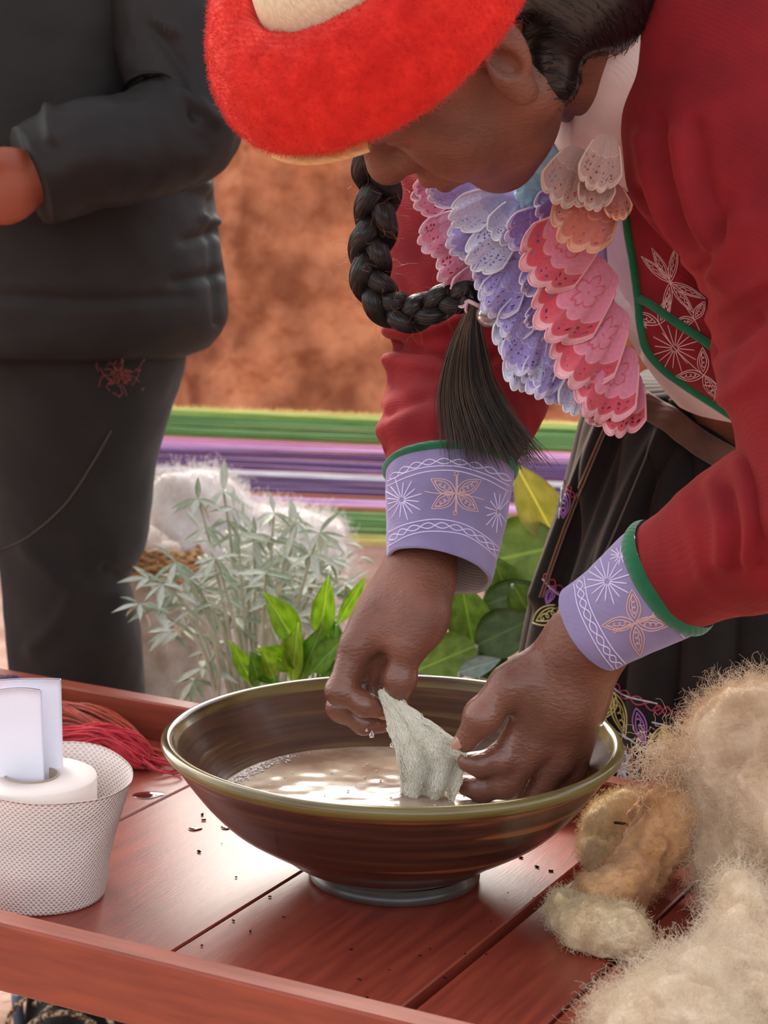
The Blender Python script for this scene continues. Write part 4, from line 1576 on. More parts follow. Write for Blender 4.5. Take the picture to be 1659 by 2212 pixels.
# ================================================================== lace collar: tiers of scalloped petals
def lace_mat(name, body, border, edge, hole_scale=9.0, flower_amt=0.0, v0=0.62):
    m, nt, p = principled(name)
    L = nt.links.new
    tc = nd(nt, 'ShaderNodeTexCoord')
    sp = nd(nt, 'ShaderNodeSeparateXYZ')
    L(tc.outputs['UV'], sp.inputs[0])
    c = ramp(nt, sp.outputs[1], [(0.0, body), (v0 - 0.015, body), (v0, edge), (v0 + 0.02, border), (0.905, border), (0.92, edge), (1.0, edge)])
    # a stitched blossom on the plain part: a five-lobed outline round a dot
    sb = nd(nt, 'ShaderNodeVectorMath', operation='SUBTRACT')
    sb.inputs[1].default_value = (0.46, 0.36, 0)
    L(tc.outputs['UV'], sb.inputs[0])
    s2 = nd(nt, 'ShaderNodeSeparateXYZ')
    L(sb.outputs[0], s2.inputs[0])
    an = nd(nt, 'ShaderNodeMath', operation='ARCTAN2')
    L(s2.outputs[1], an.inputs[0])
    L(s2.outputs[0], an.inputs[1])
    m5 = nd(nt, 'ShaderNodeMath', operation='MULTIPLY')
    m5.inputs[1].default_value = 2.5
    L(an.outputs[0], m5.inputs[0])
    sn = nd(nt, 'ShaderNodeMath', operation='SINE')
    L(m5.outputs[0], sn.inputs[0])
    ab = nd(nt, 'ShaderNodeMath', operation='ABSOLUTE')
    L(sn.outputs[0], ab.inputs[0])
    lo = nd(nt, 'ShaderNodeMath', operation='MULTIPLY_ADD')
    lo.inputs[1].default_value = 0.10
    lo.inputs[2].default_value = 0.11
    L(ab.outputs[0], lo.inputs[0])
    le = nd(nt, 'ShaderNodeVectorMath', operation='LENGTH')
    L(sb.outputs[0], le.inputs[0])
    df = nd(nt, 'ShaderNodeMath', operation='SUBTRACT')
    L(le.outputs['Value'], df.inputs[0])
    L(lo.outputs[0], df.inputs[1])
    da = nd(nt, 'ShaderNodeMath', operation='ABSOLUTE')
    L(df.outputs[0], da.inputs[0])
    mn = nd(nt, 'ShaderNodeMath', operation='MINIMUM')
    L(da.outputs[0], mn.inputs[0])
    L(le.outputs['Value'], mn.inputs[1])
    ln = ramp(nt, mn.outputs[0], [(0.0, (1, 1, 1, 1)), (0.012, (1, 1, 1, 1)), (0.022, (0, 0, 0, 1))])
    mx = nd(nt, 'ShaderNodeMix', data_type='RGBA')
    fa = nd(nt, 'ShaderNodeMath', operation='MULTIPLY')
    fa.inputs[1].default_value = flower_amt
    L(ln, fa.inputs[0])
    L(fa.outputs[0], mx.inputs[0])
    L(c, mx.inputs[6])
    mx.inputs[7].default_value = border
    L(mx.outputs[2], p.inputs['Base Color'])
    p.inputs['Roughness'].default_value = 0.6
    p.inputs['Sheen Weight'].default_value = 0.3
    # eyelets: small round openings in the border
    v2 = nd(nt, 'ShaderNodeTexVoronoi', i_Scale=hole_scale * 1.35, i_Randomness=0.4)
    L(tc.outputs['UV'], v2.inputs['Vector'])
    h1 = nd(nt, 'ShaderNodeMath', operation='LESS_THAN')
    h1.inputs[1].default_value = 0.27
    L(v2.outputs['Distance'], h1.inputs[0])
    g1 = nd(nt, 'ShaderNodeMath', operation='GREATER_THAN')
    g1.inputs[1].default_value = v0 + 0.05
    L(sp.outputs[1], g1.inputs[0])
    g2 = nd(nt, 'ShaderNodeMath', operation='LESS_THAN')
    g2.inputs[1].default_value = 0.88
    L(sp.outputs[1], g2.inputs[0])
    a1 = nd(nt, 'ShaderNodeMath', operation='MULTIPLY')
    L(h1.outputs[0], a1.inputs[0])
    L(g1.outputs[0], a1.inputs[1])
    a2 = nd(nt, 'ShaderNodeMath', operation='MULTIPLY')
    L(a1.outputs[0], a2.inputs[0])
    L(g2.outputs[0], a2.inputs[1])
    iv = nd(nt, 'ShaderNodeMath', operation='SUBTRACT')
    iv.inputs[0].default_value = 1.0
    L(a2.outputs[0], iv.inputs[1])
    L(iv.outputs[0], p.inputs['Alpha'])
    # thread relief
    w = nd(nt, 'ShaderNodeTexNoise', i_Scale=90.0, i_Detail=4)
    L(tc.outputs['UV'], w.inputs['Vector'])
    ad = nd(nt, 'ShaderNodeMath', operation='MULTIPLY_ADD')
    L(v2.outputs['Distance'], ad.inputs[0])
    ad.inputs[1].default_value = -1.4
    L(w.outputs[0], ad.inputs[2])
    bp = nd(nt, 'ShaderNodeBump', i_Strength=0.7, i_Distance=0.0014)
    L(ad.outputs[0], bp.inputs['Height'])
    L(bp.outputs[0], p.inputs['Normal'])
    p.inputs['Subsurface Weight'].default_value = 0.15
    p.inputs['Subsurface Radius'].default_value = (0.003, 0.002, 0.003)
    return m


LM = {
    'pink': lace_mat('pink and red lace', lin(240, 150, 178), lin(222, 84, 104), lin(246, 184, 192), 9, 0.75, 0.68),
    'rose': lace_mat('rose lace', lin(240, 166, 194), lin(232, 140, 168), lin(240, 190, 206), 8, 0.4, 0.55),
    'lav': lace_mat('lavender lace', lin(186, 174, 236), lin(178, 162, 230), lin(226, 220, 244), 9, 0.5, 0.5),
    'ice': lace_mat('pale blue lace', lin(196, 194, 240), lin(214, 214, 246), lin(232, 234, 248), 11, 0.7, 0.45),
    'violet': lace_mat('violet lace', lin(160, 128, 204), lin(150, 120, 200), lin(220, 206, 240), 8, 0.2, 0.5),
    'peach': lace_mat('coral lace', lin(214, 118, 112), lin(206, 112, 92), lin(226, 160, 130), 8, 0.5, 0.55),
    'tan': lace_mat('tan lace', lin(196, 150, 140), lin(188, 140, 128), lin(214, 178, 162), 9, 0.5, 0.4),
}
collar = thing('lace_collar', None, None)
collar.parent = woman
collar['label'] = 'tiered lace collar in pink, lavender and pale blue'
# cloth the tiers are sewn to
V = sheet([(1215, 330), (1120, 400), (1010, 420), (1000, 520), (1060, 600), (1120, 690), (1190, 780), (1290, 850)], [(1330, 330), (1335, 400), (1335, 440), (1310, 520), (1320, 620), (1340, 700), (1365, 800), (1385, 870)], 0.085, 0.055, 50, 30)
V = V + np.array([0, 1, 0]) * (0.004 * fbm(V.reshape(-1, 3) * 30, 2).reshape(V.shape[:2]))[..., None]
slab('collar_cloth', V, 0.0015, cloth('lilac cotton', lin(168, 152, 206), lin(186, 170, 218), sheen=0.1, weave=1500, bump=0.1), collar)


def petal(x, y, ang, L, w, Y, kind, cup=0.25, waves=1.6, lobes=4, tip=-0.012):
    """x,y: where it is sewn on; ang: the way it points in the photo (0 right, 90 down); L, w in photo pixels"""
    c = at(x, y, Y)
    sc = np.linalg.norm(at(x + 100, y, Y) - at(x, y, Y)) / 100
    a = math.radians(ang)
    ex = np.array([math.cos(a), 0, -math.sin(a)])
    ey = np.array([math.sin(a), 0, math.cos(a)])
    nrm = np.array([0, -1.0, 0])
    nu, nv = 29, 19
    U, Vv = np.meshgrid(np.linspace(-1, 1, nu), np.linspace(0, 1, nv), indexing='ij')
    end = 1 - 0.10 * np.abs(np.sin(lobes * np.pi * (U + 1) / 2)) ** 0.6 * -1 - 0.30 * np.abs(U) ** 2.2 - 0.10
    ph = RNG.uniform(0, 6.28)
    half = w * 0.5 * (0.30 + 0.70 * Vv ** 0.6)
    along = L * Vv * end
    out = cup * w * 0.5 * (1 - U ** 2) * np.sin(Vv * 2.0) + 0.15 * w * Vv ** 1.2 * np.sin(waves * np.pi * U + ph) + 0.045 * w * Vv ** 2 * np.sin(4.3 * np.pi * U + 2 * ph)
    V_ = c + ex * (along * sc)[..., None] + ey * (U * half * sc)[..., None] + nrm * ((out * sc) + 0.004 - tip * Vv)[..., None]
    V_ = V_ + np.array([0, 0, -1.0]) * (0.04 * L * sc * Vv ** 2)[..., None]
    F = grid_faces(nu, nv)
    uv = np.stack([(U * 0.5 + 0.5) * w / max(L, 1), Vv], -1).reshape(-1, 2)
    # corded edge round the scallops
    rim_pts = np.concatenate([V_[0, 4:], V_[1:, -1], V_[-1, -2:3:-1]])
    tv, tf = tube(rim_pts, 0.00085, 6)
    v_, f_ = join([(V_.reshape(-1, 3), F), (tv, tf)])
    o_ = wpart('lace_petal', v_, f_, LM[kind], collar, True, np.vstack([uv, np.tile([[0.0, 0.99]], (len(tv), 1))]))
    o_.data.materials.append(M_CORD[kind])
    mi = np.zeros(len(f_), np.int32)
    mi[len(F):] = 1
    o_.data.polygons.foreach_set('material_index', mi)


CORD = {'pink': (240, 176, 184), 'rose': (244, 200, 212), 'lav': (224, 218, 244), 'ice': (236, 238, 250), 'violet': (216, 200, 240), 'peach': (226, 160, 128), 'tan': (206, 170, 154)}
M_CORD = {k: mat('corded edge ' + k, lin(*c), rough=0.7, bump=0.5, bump_scale=1500) for k, c in CORD.items()}
PET = [
    # far rose tiers
    (985, 400, 160, 100, 90, 0.10, 'rose'), (1010, 470, 150, 118, 90, 0.10, 'rose'), (1045, 530, 140, 120, 100, 0.10, 'rose'), (1060, 575, 125, 105, 110, 0.098, 'rose'), (950, 385, 140, 60, 60, 0.10, 'rose'),
    # lavender and ice tiers in the middle
    (1030, 390, 165, 112, 76, 0.085, 'lav'), (1090, 420, 155, 130, 84, 0.08, 'ice'), (1080, 470, 150, 130, 90, 0.085, 'lav'), (1120, 480, 140, 140, 96, 0.075, 'ice'), (1110, 530, 128, 120, 90, 0.08, 'lav'),
    (1120, 440, 120, 90, 90, 0.075, 'ice'), (1130, 570, 128, 130, 96, 0.075, 'lav'), (1150, 630, 122, 110, 84, 0.075, 'lav'), (1140, 640, 110, 130, 100, 0.08, 'ice'), (1165, 690, 118, 120, 100, 0.07, 'lav'),
    (1150, 720, 105, 120, 90, 0.08, 'ice'), (1210, 720, 115, 140, 96, 0.07, 'lav'), (1205, 760, 95, 105, 90, 0.075, 'lav'), (1180, 740, 100, 90, 60, 0.07, 'ice'), (1260, 790, 108, 100, 76, 0.065, 'ice'), (1300, 830, 110, 80, 60, 0.066, 'lav'),
    # violet flaps between
    (1200, 460, 150, 122, 96, 0.055, 'violet'), (1230, 410, 140, 90, 80, 0.05, 'violet'), (1190, 560, 130, 90, 70, 0.06, 'lav'), (1200, 650, 145, 80, 50, 0.055, 'violet'),
    # pink and red tiers down the near edge
    (1362, 800, 106, 136, 112, 0.052, 'pink'), (1352, 745, 116, 168, 140, 0.046, 'pink'), (1338, 660, 128, 196, 160, 0.040, 'pink'), (1318, 575, 138, 204, 165, 0.034, 'pink'), (1290, 482, 146, 190, 165, 0.028, 'pink'), (1325, 800, 112, 118, 90, 0.058, 'pink'),
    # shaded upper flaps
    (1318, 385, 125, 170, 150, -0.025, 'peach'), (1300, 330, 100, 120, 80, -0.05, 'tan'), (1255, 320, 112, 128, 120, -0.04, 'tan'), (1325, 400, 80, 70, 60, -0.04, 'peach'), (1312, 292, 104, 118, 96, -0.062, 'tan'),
]
for q in PET:
    petal(*q)
# pale blue cloth bow behind the chin
M_BLUE = cloth('pale blue cloth', lin(128, 176, 200), lin(150, 196, 214), sheen=0.1, weave=1500, bump=0.15)
for x, y, r, sx in ((1180, 355, 0.017, 1.3), (1155, 385, 0.014, 1.1), (1190, 400, 0.012, 1.2), (1140, 420, 0.010, 1.0)):
    sv3, sf3 = lathe(spline([(0.0002, -1), (0.6, -0.8), (0.97, -0.2), (0.9, 0.4), (0.5, 0.86), (0.0002, 1)], 26), 40)
    sv3 = sv3 * (1 + 0.22 * fbm(sv3 * 3.2 + x, 2)[:, None])
    wpart('bow_fold', sv3 * r * np.array([sx, 0.7, 1]) + at(x, y, 0.065), sf3, M_BLUE, collar)

# ================================================================== wet wool drawn out between the hands
def sheet_solid(V_, t):
    N_ = gnormals(V_, False)
    if ((V_ - CAM) * N_).sum() > 0:
        N_ = -N_
    n, k = V_.shape[:2]
    F = grid_faces(n, k)
    v_, f_ = join([(V_, F), (V_ - N_ * t, F[:, ::-1])])
    q = n * k
    r1 = [[i, i + 1, i + 1 + q, i + q] for i in range(k - 1)]
    r2 = [[i + (n - 1) * k, i + 1 + (n - 1) * k, i + 1 + (n - 1) * k + q, i + (n - 1) * k + q] for i in range(k - 1)]
    r3 = [[i * k, (i + 1) * k, (i + 1) * k + q, i * k + q] for i in range(n - 1)]
    r4 = [[i * k + k - 1, (i + 1) * k + k - 1, (i + 1) * k + k - 1 + q, i * k + k - 1 + q] for i in range(n - 1)]
    return v_, np.concatenate([f_, np.array(r1 + r2 + r3 + r4)])


M_WETWOOL, nt, b = principled('wet white wool')
v_ = mapping(nt, 'UV', (3, 26, 1))
n_ = nd(nt, 'ShaderNodeTexNoise', i_Scale=2.2, i_Detail=6)
nt.links.new(v_, n_.inputs['Vector'])
nt.links.new(ramp(nt, n_.outputs[0], [(0.3, lin(226, 218, 202)), (0.6, lin(250, 247, 238))]), b.inputs['Base Color'])
b.inputs['Roughness'].default_value = 0.35
b.inputs['Subsurface Weight'].default_value = 0.4
b.inputs['Subsurface Radius'].default_value = (0.004, 0.004, 0.003)
b.inputs['Coat Weight'].default_value = 0.4
nt.links.new(ramp(nt, n_.outputs[0], [(0.40, (0.08, 0.08, 0.08, 1)), (0.60, (0.9, 0.9, 0.9, 1))]), b.inputs['Alpha'])
bp = nd(nt, 'ShaderNodeBump', i_Strength=0.9, i_Distance=0.002)
nt.links.new(n_.outputs[0], bp.inputs['Height'])
nt.links.new(bp.outputs[0], b.inputs['Normal'])
tl0 = nd(nt, 'ShaderNodeBsdfTranslucent')                 # thin wet fibres let the light through
tl0.inputs[0].default_value = lin(240, 234, 218)
ms0 = nd(nt, 'ShaderNodeMixShader')
ms0.inputs[0].default_value = 0.6
nt.links.new(b.outputs[0], ms0.inputs[1])
nt.links.new(tl0.outputs[0], ms0.inputs[2])
nt.links.new(ms0.outputs[0], nt.nodes['Material Output'].inputs[0])
Lw = [(822, 1492, 0.030), (838, 1548, 0.026), (852, 1600, 0.018), (862, 1645, 0.012), (872, 1690, 0.008), (868, 1728, 0.006)]
Rw = [(838, 1486, 0.030), (890, 1532, 0.018), (950, 1578, 0.0), (994, 1612, -0.008), (1004, 1650, -0.006), (978, 1728, 0.0)]
A, B_ = spline(Lw, 50), spline(Rw, 50)
V = np.zeros((50, 30, 3))
for i in range(50):
    for j in range(30):
        q = A[i] * (1 - j / 29) + B_[i] * (j / 29)
        V[i, j] = at(*q)
jw = np.linspace(0, 1, 30)[None]
iw = np.linspace(0, 1, 50)[:, None]
V[:, :, 1] += 0.0045 * fbm(V.reshape(-1, 3) * 60, 2).reshape(50, 30) + iw * 0.006 * np.sin(jw * 15 + 2 * iw)
V[:, :, 0] += 0.0016 * fbm(V.reshape(-1, 3) * 110 + 5, 2).reshape(50, 30)
tuft = thing('wet_wool', 'dripping white wool stretched between two wet hands over the bowl', 'wool', at(920, 1640, 0.005))
TO = np.array(tuft.location)
v, f = sheet_solid(V, 0.0012)
uv = np.stack(np.meshgrid(np.linspace(0, 1, 50), np.linspace(0, 1, 30), indexing='ij'), -1).reshape(-1, 2)
mesh('wool_veil', v - TO, f, M_WETWOOL, tuft, uv=np.vstack([uv, uv]))
M_WETFIB = mat('wet fibre', lin(232, 226, 210), rough=0.3)
nf = 2600
S = np.zeros((nf, 10, 3))
for i in range(nf):
    j = RNG.uniform(0, 29)
    a, bq = sorted(RNG.uniform(0, 49, 2))
    if bq - a < 12:
        bq = min(49, a + 14)
    ii = np.linspace(a, bq, 10)
    jj = np.clip(j + np.cumsum(RNG.normal(0, 0.6, 10)), -0.9, 29.9)
    for k_ in range(10):
        S[i, k_] = V[int(ii[k_]), int(np.clip(jj[k_], 0, 29))] + RNG.normal(0, 0.0009, 3) + np.array([0, -0.0012, 0])
hair('wet_fibres', S - TO, 0.00018, M_WETFIB, tuft)
# short drips
M_DRIP = mat('water drop', lin(235, 240, 245), rough=0.03, trans=0.9, ior=1.33, spec=0.6)
for x, y, Y, r in ((803, 1588, 0.03, 0.0022), (846, 1610, 0.02, 0.0016), (1085, 1660, -0.02, 0.0014), (792, 1578, 0.03, 0.001)):
    sv3, sf3 = lathe(spline([(0.0002, -1), (0.7, -0.75), (0.95, -0.15), (0.5, 0.8), (0.0002, 1.9)], 12), 12)
    mesh('falling_drip', sv3 * r + at(x, y, Y) - TO, sf3, M_DRIP, tuft)

# ================================================================== paper roll with folded papers in its core
PB = atz(70, 1925, TABLE)
roll = thing('paper_roll', 'short roll of embossed white tissue paper with its outer layer loose, on the tray', 'paper roll', PB + np.array([0, 0, 0.0008]))
RH = 0.088


def paper_mat(name, emboss):
    m, nt, p = principled(name)
    p.inputs['Base Color'].default_value = lin(236, 222, 214)
    p.inputs['Roughness'].default_value = 0.9
    p.inputs['Subsurface Weight'].default_value = 0.2
    p.inputs['Subsurface Radius'].default_value = (0.004, 0.003, 0.002)
    if emboss:
        tc = nd(nt, 'ShaderNodeTexCoord')
        mp = nd(nt, 'ShaderNodeMapping')
        mp.inputs['Rotation'].default_value = (0, 0, math.radians(42))
        nt.links.new(tc.outputs['UV'], mp.inputs[0])
        vo = nd(nt, 'ShaderNodeTexVoronoi', i_Scale=1.0, i_Randomness=0.0)
        nt.links.new(mp.outputs[0], vo.inputs['Vector'])
        rp = ramp(nt, vo.outputs['Distance'], [(0.1, (1, 1, 1, 1)), (0.45, (0, 0, 0, 1))])
        bp = nd(nt, 'ShaderNodeBump', i_Strength=0.9, i_Distance=0.0012)
        nt.links.new(rp, bp.inputs['Height'])
        nt.links.new(bp.outputs[0], p.inputs['Normal'])
    return m


M_TISSUE, M_TISSUE_END = paper_mat('embossed tissue', True), paper_mat('tissue roll end', False)
v, f = lathe([(0.0195, 0.0), (0.0465, 0.0), (0.047, 0.001), (0.047, RH - 0.001), (0.0465, RH), (0.0195, RH), (0.0195, 0.0)], 96)
mesh('wound_roll', v, f, M_TISSUE_END, roll)
v, f = lathe([(0.0195, 0.0005), (0.0195, RH + 0.001), (0.0183, RH + 0.001), (0.0183, 0.0005), (0.0195, 0.0005)], 48)
mesh('cardboard_core', v, f, mat('grey cardboard', lin(170, 150, 132), rough=0.9), roll)
n, m_ = 40, 150
th = np.linspace(math.radians(200), math.radians(200 - 372), m_)      # one loose turn
zz = np.linspace(0, 1, n)
V = np.zeros((n, m_, 3))
for i in range(n):
    gap = 0.004 + 0.020 * zz[i] ** 1.3
    far = np.clip(np.cos(th - math.radians(8)) * 0.5 + 0.5, 0, 1) ** 1.2
    r = 0.0485 + gap * far + 0.0006 * np.sin(th * 7) * zz[i]
    V[i, :, 0], V[i, :, 1] = r * np.cos(th), r * np.sin(th)
    V[i, :, 2] = zz[i] * (RH + 0.012 * np.clip(np.sin(th - 0.2), -0.2, 1) * far) - 0.0
N_ = gnormals(V, False)
V = V + N_ * (0.0012 * fbm((V.reshape(-1, 3)) * 30, 2).reshape(n, m_))[..., None]
v, f = sheet_solid(V, 0.0005)
uv = np.stack([np.repeat((zz * RH / 0.0027)[:, None], m_, 1), np.repeat((th * 0.055 / 0.0027)[None], n, 0)], -1).reshape(-1, 2)
mesh('loose_sheet', v, f, M_TISSUE, roll, uv=np.vstack([uv, uv]))

M_PAPER = mat('white paper', lin(226, 224, 238), lin(236, 234, 244), rough=0.8, scale=8, bump=0.1, bump_scale=300)
CT = PB + np.array([0, 0, RH])


def folded_paper(xl, xr, y0, bow, Yoff, label, fold):
    """a sheet folded in a tall U, standing in the core"""
    top = at(xr, y0, PB[1] + Yoff)
    w = np.linalg.norm(at(xr, y0, PB[1] + Yoff) - at(xl, y0, PB[1] + Yoff))
    z0 = PB[2] + 0.012
    n, m_ = 24, 46
    u = np.linspace(0, 1, m_)
    x = np.where(u < 0.46, u / 0.46, np.where(u < 0.54, 1 + 0.0 * u, 1 - (u - 0.54) / 0.46))
    x = np.minimum(x, 1.0)
    yy = np.where(u < 0.46, 0, np.where(u < 0.54, (u - 0.46) / 0.08, 1)) * fold
    V_ = np.zeros((n, m_, 3))
    for i in range(n):
        k = i / (n - 1)
        wk = w * (0.80 + 0.20 * k)
        V_[i, :, 0] = top[0] - wk + wk * x + 0.004 * (1 - k)
        V_[i, :, 1] = top[1] + yy + bow * (x - 0.5) ** 2 * 4 * k
        V_[i, :, 2] = z0 + (top[2] - z0) * k - 0.003 * (1 - x) ** 2 * k * 0 + 0.004 * np.sin(x * 2.4) * k
    o_v, o_f = sheet_solid(V_, 0.0005)
    c = np.array([top[0] - w / 2, top[1], z0])
    o_ = mesh('folded_paper', o_v - c, o_f, M_PAPER)
    o_.location = c
    return tag(o_, label, 'paper', 'papers standing in the tissue roll')


folded_paper(-40, 127, 1482, 0.006, 0.014, 'taller folded white paper standing behind the other in the tissue roll core', 0.005)
folded_paper(-30, 88, 1500, 0.0, -0.006, 'shorter folded white paper standing in front in the tissue roll core', 0.004)

# ================================================================== yarn skeins on the tray
def skein(name, label, pts, w, h, n, c1, c2, r=0.0011, pinch=0.35, seed=1):
    rng = np.random.default_rng(seed)
    C_ = spline(pts, 40)
    T_, N_, B2 = frames(C_, (0, 0, 1))
    s_ = np.linspace(0, 1, 40)
    prof_ = pinch + (1 - pinch) * np.sin(np.pi * np.clip(s_ * 0.92 + 0.05, 0, 1)) ** 0.7
    o_ = thing(name, label, 'yarn', C_[20] * np.array([1, 1, 0]) + np.array([0, 0, TABLE]), 'yarn skeins on the tray')
    parts_ = []
    for i in range(n):
        a, q = rng.uniform(0, 6.283), math.sqrt(rng.random())
        tw_ = a + 0.9 * s_ + 0.5 * np.sin(s_ * 5 + a)
        pr = prof_ * q * (1 + 0.12 * np.sin(s_ * rng.uniform(5, 12) + a))
        off = B2 * (np.cos(tw_) * pr * w)[:, None] + np.array([0, 0, 1.0]) * (np.sin(tw_) * pr * h + h * prof_ * 0.95)[:, None]
        P3 = C_ + off + T_ * rng.normal(0, 0.006)
        P3[:, 2] = np.maximum(P3[:, 2], TABLE + r * 1.3)
        parts_.append(tube(P3, r * (1 + 0.12 * np.sin(np.arange(40) * 2.2 + a)), 5))
    v_, f_ = join(parts_)
    q_ = mesh('strands', v_ - np.array(o_.location), f_, mat(name + ' yarn', c1, c2, rough=0.9, scale=90, sheen=0.4, bump=0.4, bump_scale=700), o_)
    q_['kind'] = 'stuff'
    # loose loops at the end
    parts_ = []
    e = C_[-1]
    for i in range(5):
        L_ = rng.uniform(0.02, 0.045)
        k = np.linspace(0, 1, 26)
        d = unit(T_[-1] + np.array([0, 0, 0]) + B2[-1] * rng.normal(0, 0.5))
        sd_ = np.array([-d[1], d[0], 0])
        P3 = e + d * (L_ * np.sin(np.pi * k))[:, None] + sd_ * (0.010 * np.sin(2 * np.pi * k) * rng.uniform(0.4, 1.2))[:, None]
        P3[:, 2] = TABLE + 0.002 + 0.008 * (1 - np.sin(np.pi * k)) + 0.003 * rng.random()
        parts_.append(tube(P3, r, 5))
    v_, f_ = join(parts_)
    q_ = mesh('loose_loops', v_ - np.array(o_.location), f_, q_.data.materials[0], o_)
    q_['kind'] = 'stuff'
    Ps, Ns = tri_sample(v_, f_, 200, rng)
    return o_


Z0 = TABLE
skein('yarn_skein', 'crimson wool yarn skein lying beside the tissue roll on the tray', [atz(60, 1640, Z0), atz(140, 1648, Z0), atz(215, 1650, Z0), atz(268, 1655, Z0), atz(300, 1660, Z0)], 0.024, 0.019, 130, lin(186, 28, 46), lin(212, 54, 68), 0.0010, 0.3, 3)
skein('yarn_skein', 'rust red wool yarn skein behind the crimson one on the tray', [atz(50, 1575, Z0), atz(130, 1590, Z0), atz(190, 1605, Z0), atz(250, 1622, Z0), atz(305, 1640, Z0)], 0.022, 0.0185, 110, lin(158, 50, 32), lin(186, 78, 50), 0.0010, 0.3, 5)
skein('yarn_skein', 'dark purple yarn tangle against the back rail of the tray', [atz(-70, 1556, Z0), atz(-20, 1566, Z0), atz(30, 1578, Z0), atz(75, 1590, Z0)], 0.016, 0.027, 80, lin(86, 46, 72), lin(112, 66, 96), 0.0010, 0.35, 9)

# ================================================================== raw wool on the tray
def wool_mat(name, a, b):
    return mat(name, a, b, rough=0.95, scale=35, sheen=0.4, bump=0.6, bump_scale=200, bump_dist=0.002, sss=0.15, sss_rad=(0.008, 0.006, 0.004), detail=6)


def wool_lump(name, label, balls, m, k=0.02, h=0.0035, amp=0.006, fuzz=2500, flen=0.016, frad=0.00016, group=None, cat='wool', curl=0.75, ground=TABLE, fs=28):
    balls = [(np.asarray(c, float), np.asarray(r if hasattr(r, '__len__') else (r,) * 3, float)) for c, r in balls]

    def f_(p):
        d = None
        for c, r in balls:
            q = sd_ell(p, c, r)
            d = q if d is None else smin(d, q, k)
        d = d + amp * fbm(p * fs, 3) + amp * 0.45 * np.abs(vnoise(p * fs * 3.1))
        return np.maximum(d, ground + 0.001 - p[:, 2])
    lo2 = np.min([c - r for c, r in balls], 0) - 0.03
    hi2 = np.max([c + r for c, r in balls], 0) + 0.03
    V_, F_ = sdf_mesh(f_, lo2, hi2, h, project=1)
    base = np.array([V_[:, 0].mean(), V_[:, 1].mean(), ground])
    o_ = thing(name, label, cat, base, group)
    mesh('wool_mass', V_ - base, F_, m, o_)
    P3, N3 = tri_sample(V_, F_, fuzz, RNG)
    ok = (P3[:, 2] > ground + 0.004)
    st_ = fuzz_strands(P3[ok], N3[ok], flen, curl, RNG, 8)
    st_[..., 2] = np.maximum(st_[..., 2], ground + 0.0006)
    hair('wool_fuzz', st_ - base, frad, m, o_)
    return o_


M_WOOL = wool_mat('cream raw wool', lin(214, 184, 150), lin(236, 212, 184))
M_WOOL_T = wool_mat('tan raw wool', lin(196, 142, 92), lin(220, 172, 124))
M_WOOL_W = wool_mat('pale raw wool', lin(226, 202, 170), lin(243, 226, 200))


def on(px, py, z=0.0):
    return atz(px, py, TABLE) + np.array([0, 0, z])


wool_lump('wool_tuft', 'small cream wool knob with a dark twig, beside the brown bowl', [(on(1318, 1868, 0.030), 0.024), (on(1335, 1862, 0.040), 0.019), (on(1375, 1858, 0.042), (0.02, 0.016, 0.014)), (on(1310, 1885, 0.018), 0.018)],
          wool_mat('cream knob wool', lin(224, 198, 152), lin(240, 220, 182)), 0.012, 0.0026, 0.0062, 9000, 0.010, 0.00007, fs=45)
tl = spline([on(1262, 1985, 0.016), on(1300, 1990, 0.018), on(1345, 1975, 0.022), on(1395, 1945, 0.034), on(1425, 1925, 0.052), on(1450, 1925, 0.064), on(1490, 1925, 0.07)], 14)
wool_lump('wool_lock', 'twisted tan wool lock hanging from the big fleece onto the tray', [(c, 0.0125 + 0.006 * abs(math.sin(i * 1.1)) + 0.0006 * i) for i, c in enumerate(tl)], M_WOOL_T, 0.010, 0.0026, 0.0062, 9000, 0.009, 0.00007, fs=50)
wool_lump('wool_tuft', 'flat cream wool scrap lying over the tray board gap', [(on(1250, 2020, 0.012), (0.022, 0.018, 0.014)), (on(1300, 2050, 0.014), (0.026, 0.02, 0.016)), (on(1345, 2065, 0.016), 0.021), (on(1230, 2000, 0.014), 0.014)], wool_mat('cream scrap wool', lin(220, 194, 152), lin(238, 218, 184)), 0.014, 0.0026, 0.0062, 9000, 0.010, 0.00007, fs=45)
wool_lump('fleece', 'big fluffy cream fleece heap on the tray with the tan lock hanging from it',
          [(on(1640, 1935, 0.10), (0.055, 0.05, 0.06)), (on(1690, 1960, 0.05), (0.06, 0.05, 0.05)), (on(1585, 1925, 0.085), (0.034, 0.035, 0.04)), (on(1750, 1990, 0.09), (0.07, 0.06, 0.07)), (on(1615, 1990, 0.035), (0.03, 0.035, 0.035)),
           (on(1840, 2010, 0.08), (0.08, 0.07, 0.08)), (on(1670, 1945, 0.125), (0.045, 0.04, 0.03)), (on(1545, 1925, 0.115), (0.024, 0.025, 0.022))], M_WOOL, 0.03, 0.0042, 0.008, 34000, 0.026, 0.00006)
wool_lump('fleece', 'pale fleece clump lying on the tray next to the flat wool scrap',
          [(on(1480, 2235, 0.022), (0.034, 0.03, 0.028)), (on(1550, 2255, 0.028), (0.042, 0.035, 0.032)), (on(1610, 2220, 0.03), (0.03, 0.03, 0.03)), (on(1400, 2280, 0.014), (0.034, 0.025, 0.018)), (on(1480, 2320, 0.022), (0.05, 0.03, 0.028)),
           (on(1575, 2140, 0.03), (0.022, 0.03, 0.028)), (on(1590, 2080, 0.036), (0.018, 0.024, 0.026))], M_WOOL_W, 0.024, 0.0038, 0.007, 26000, 0.022, 0.00006)
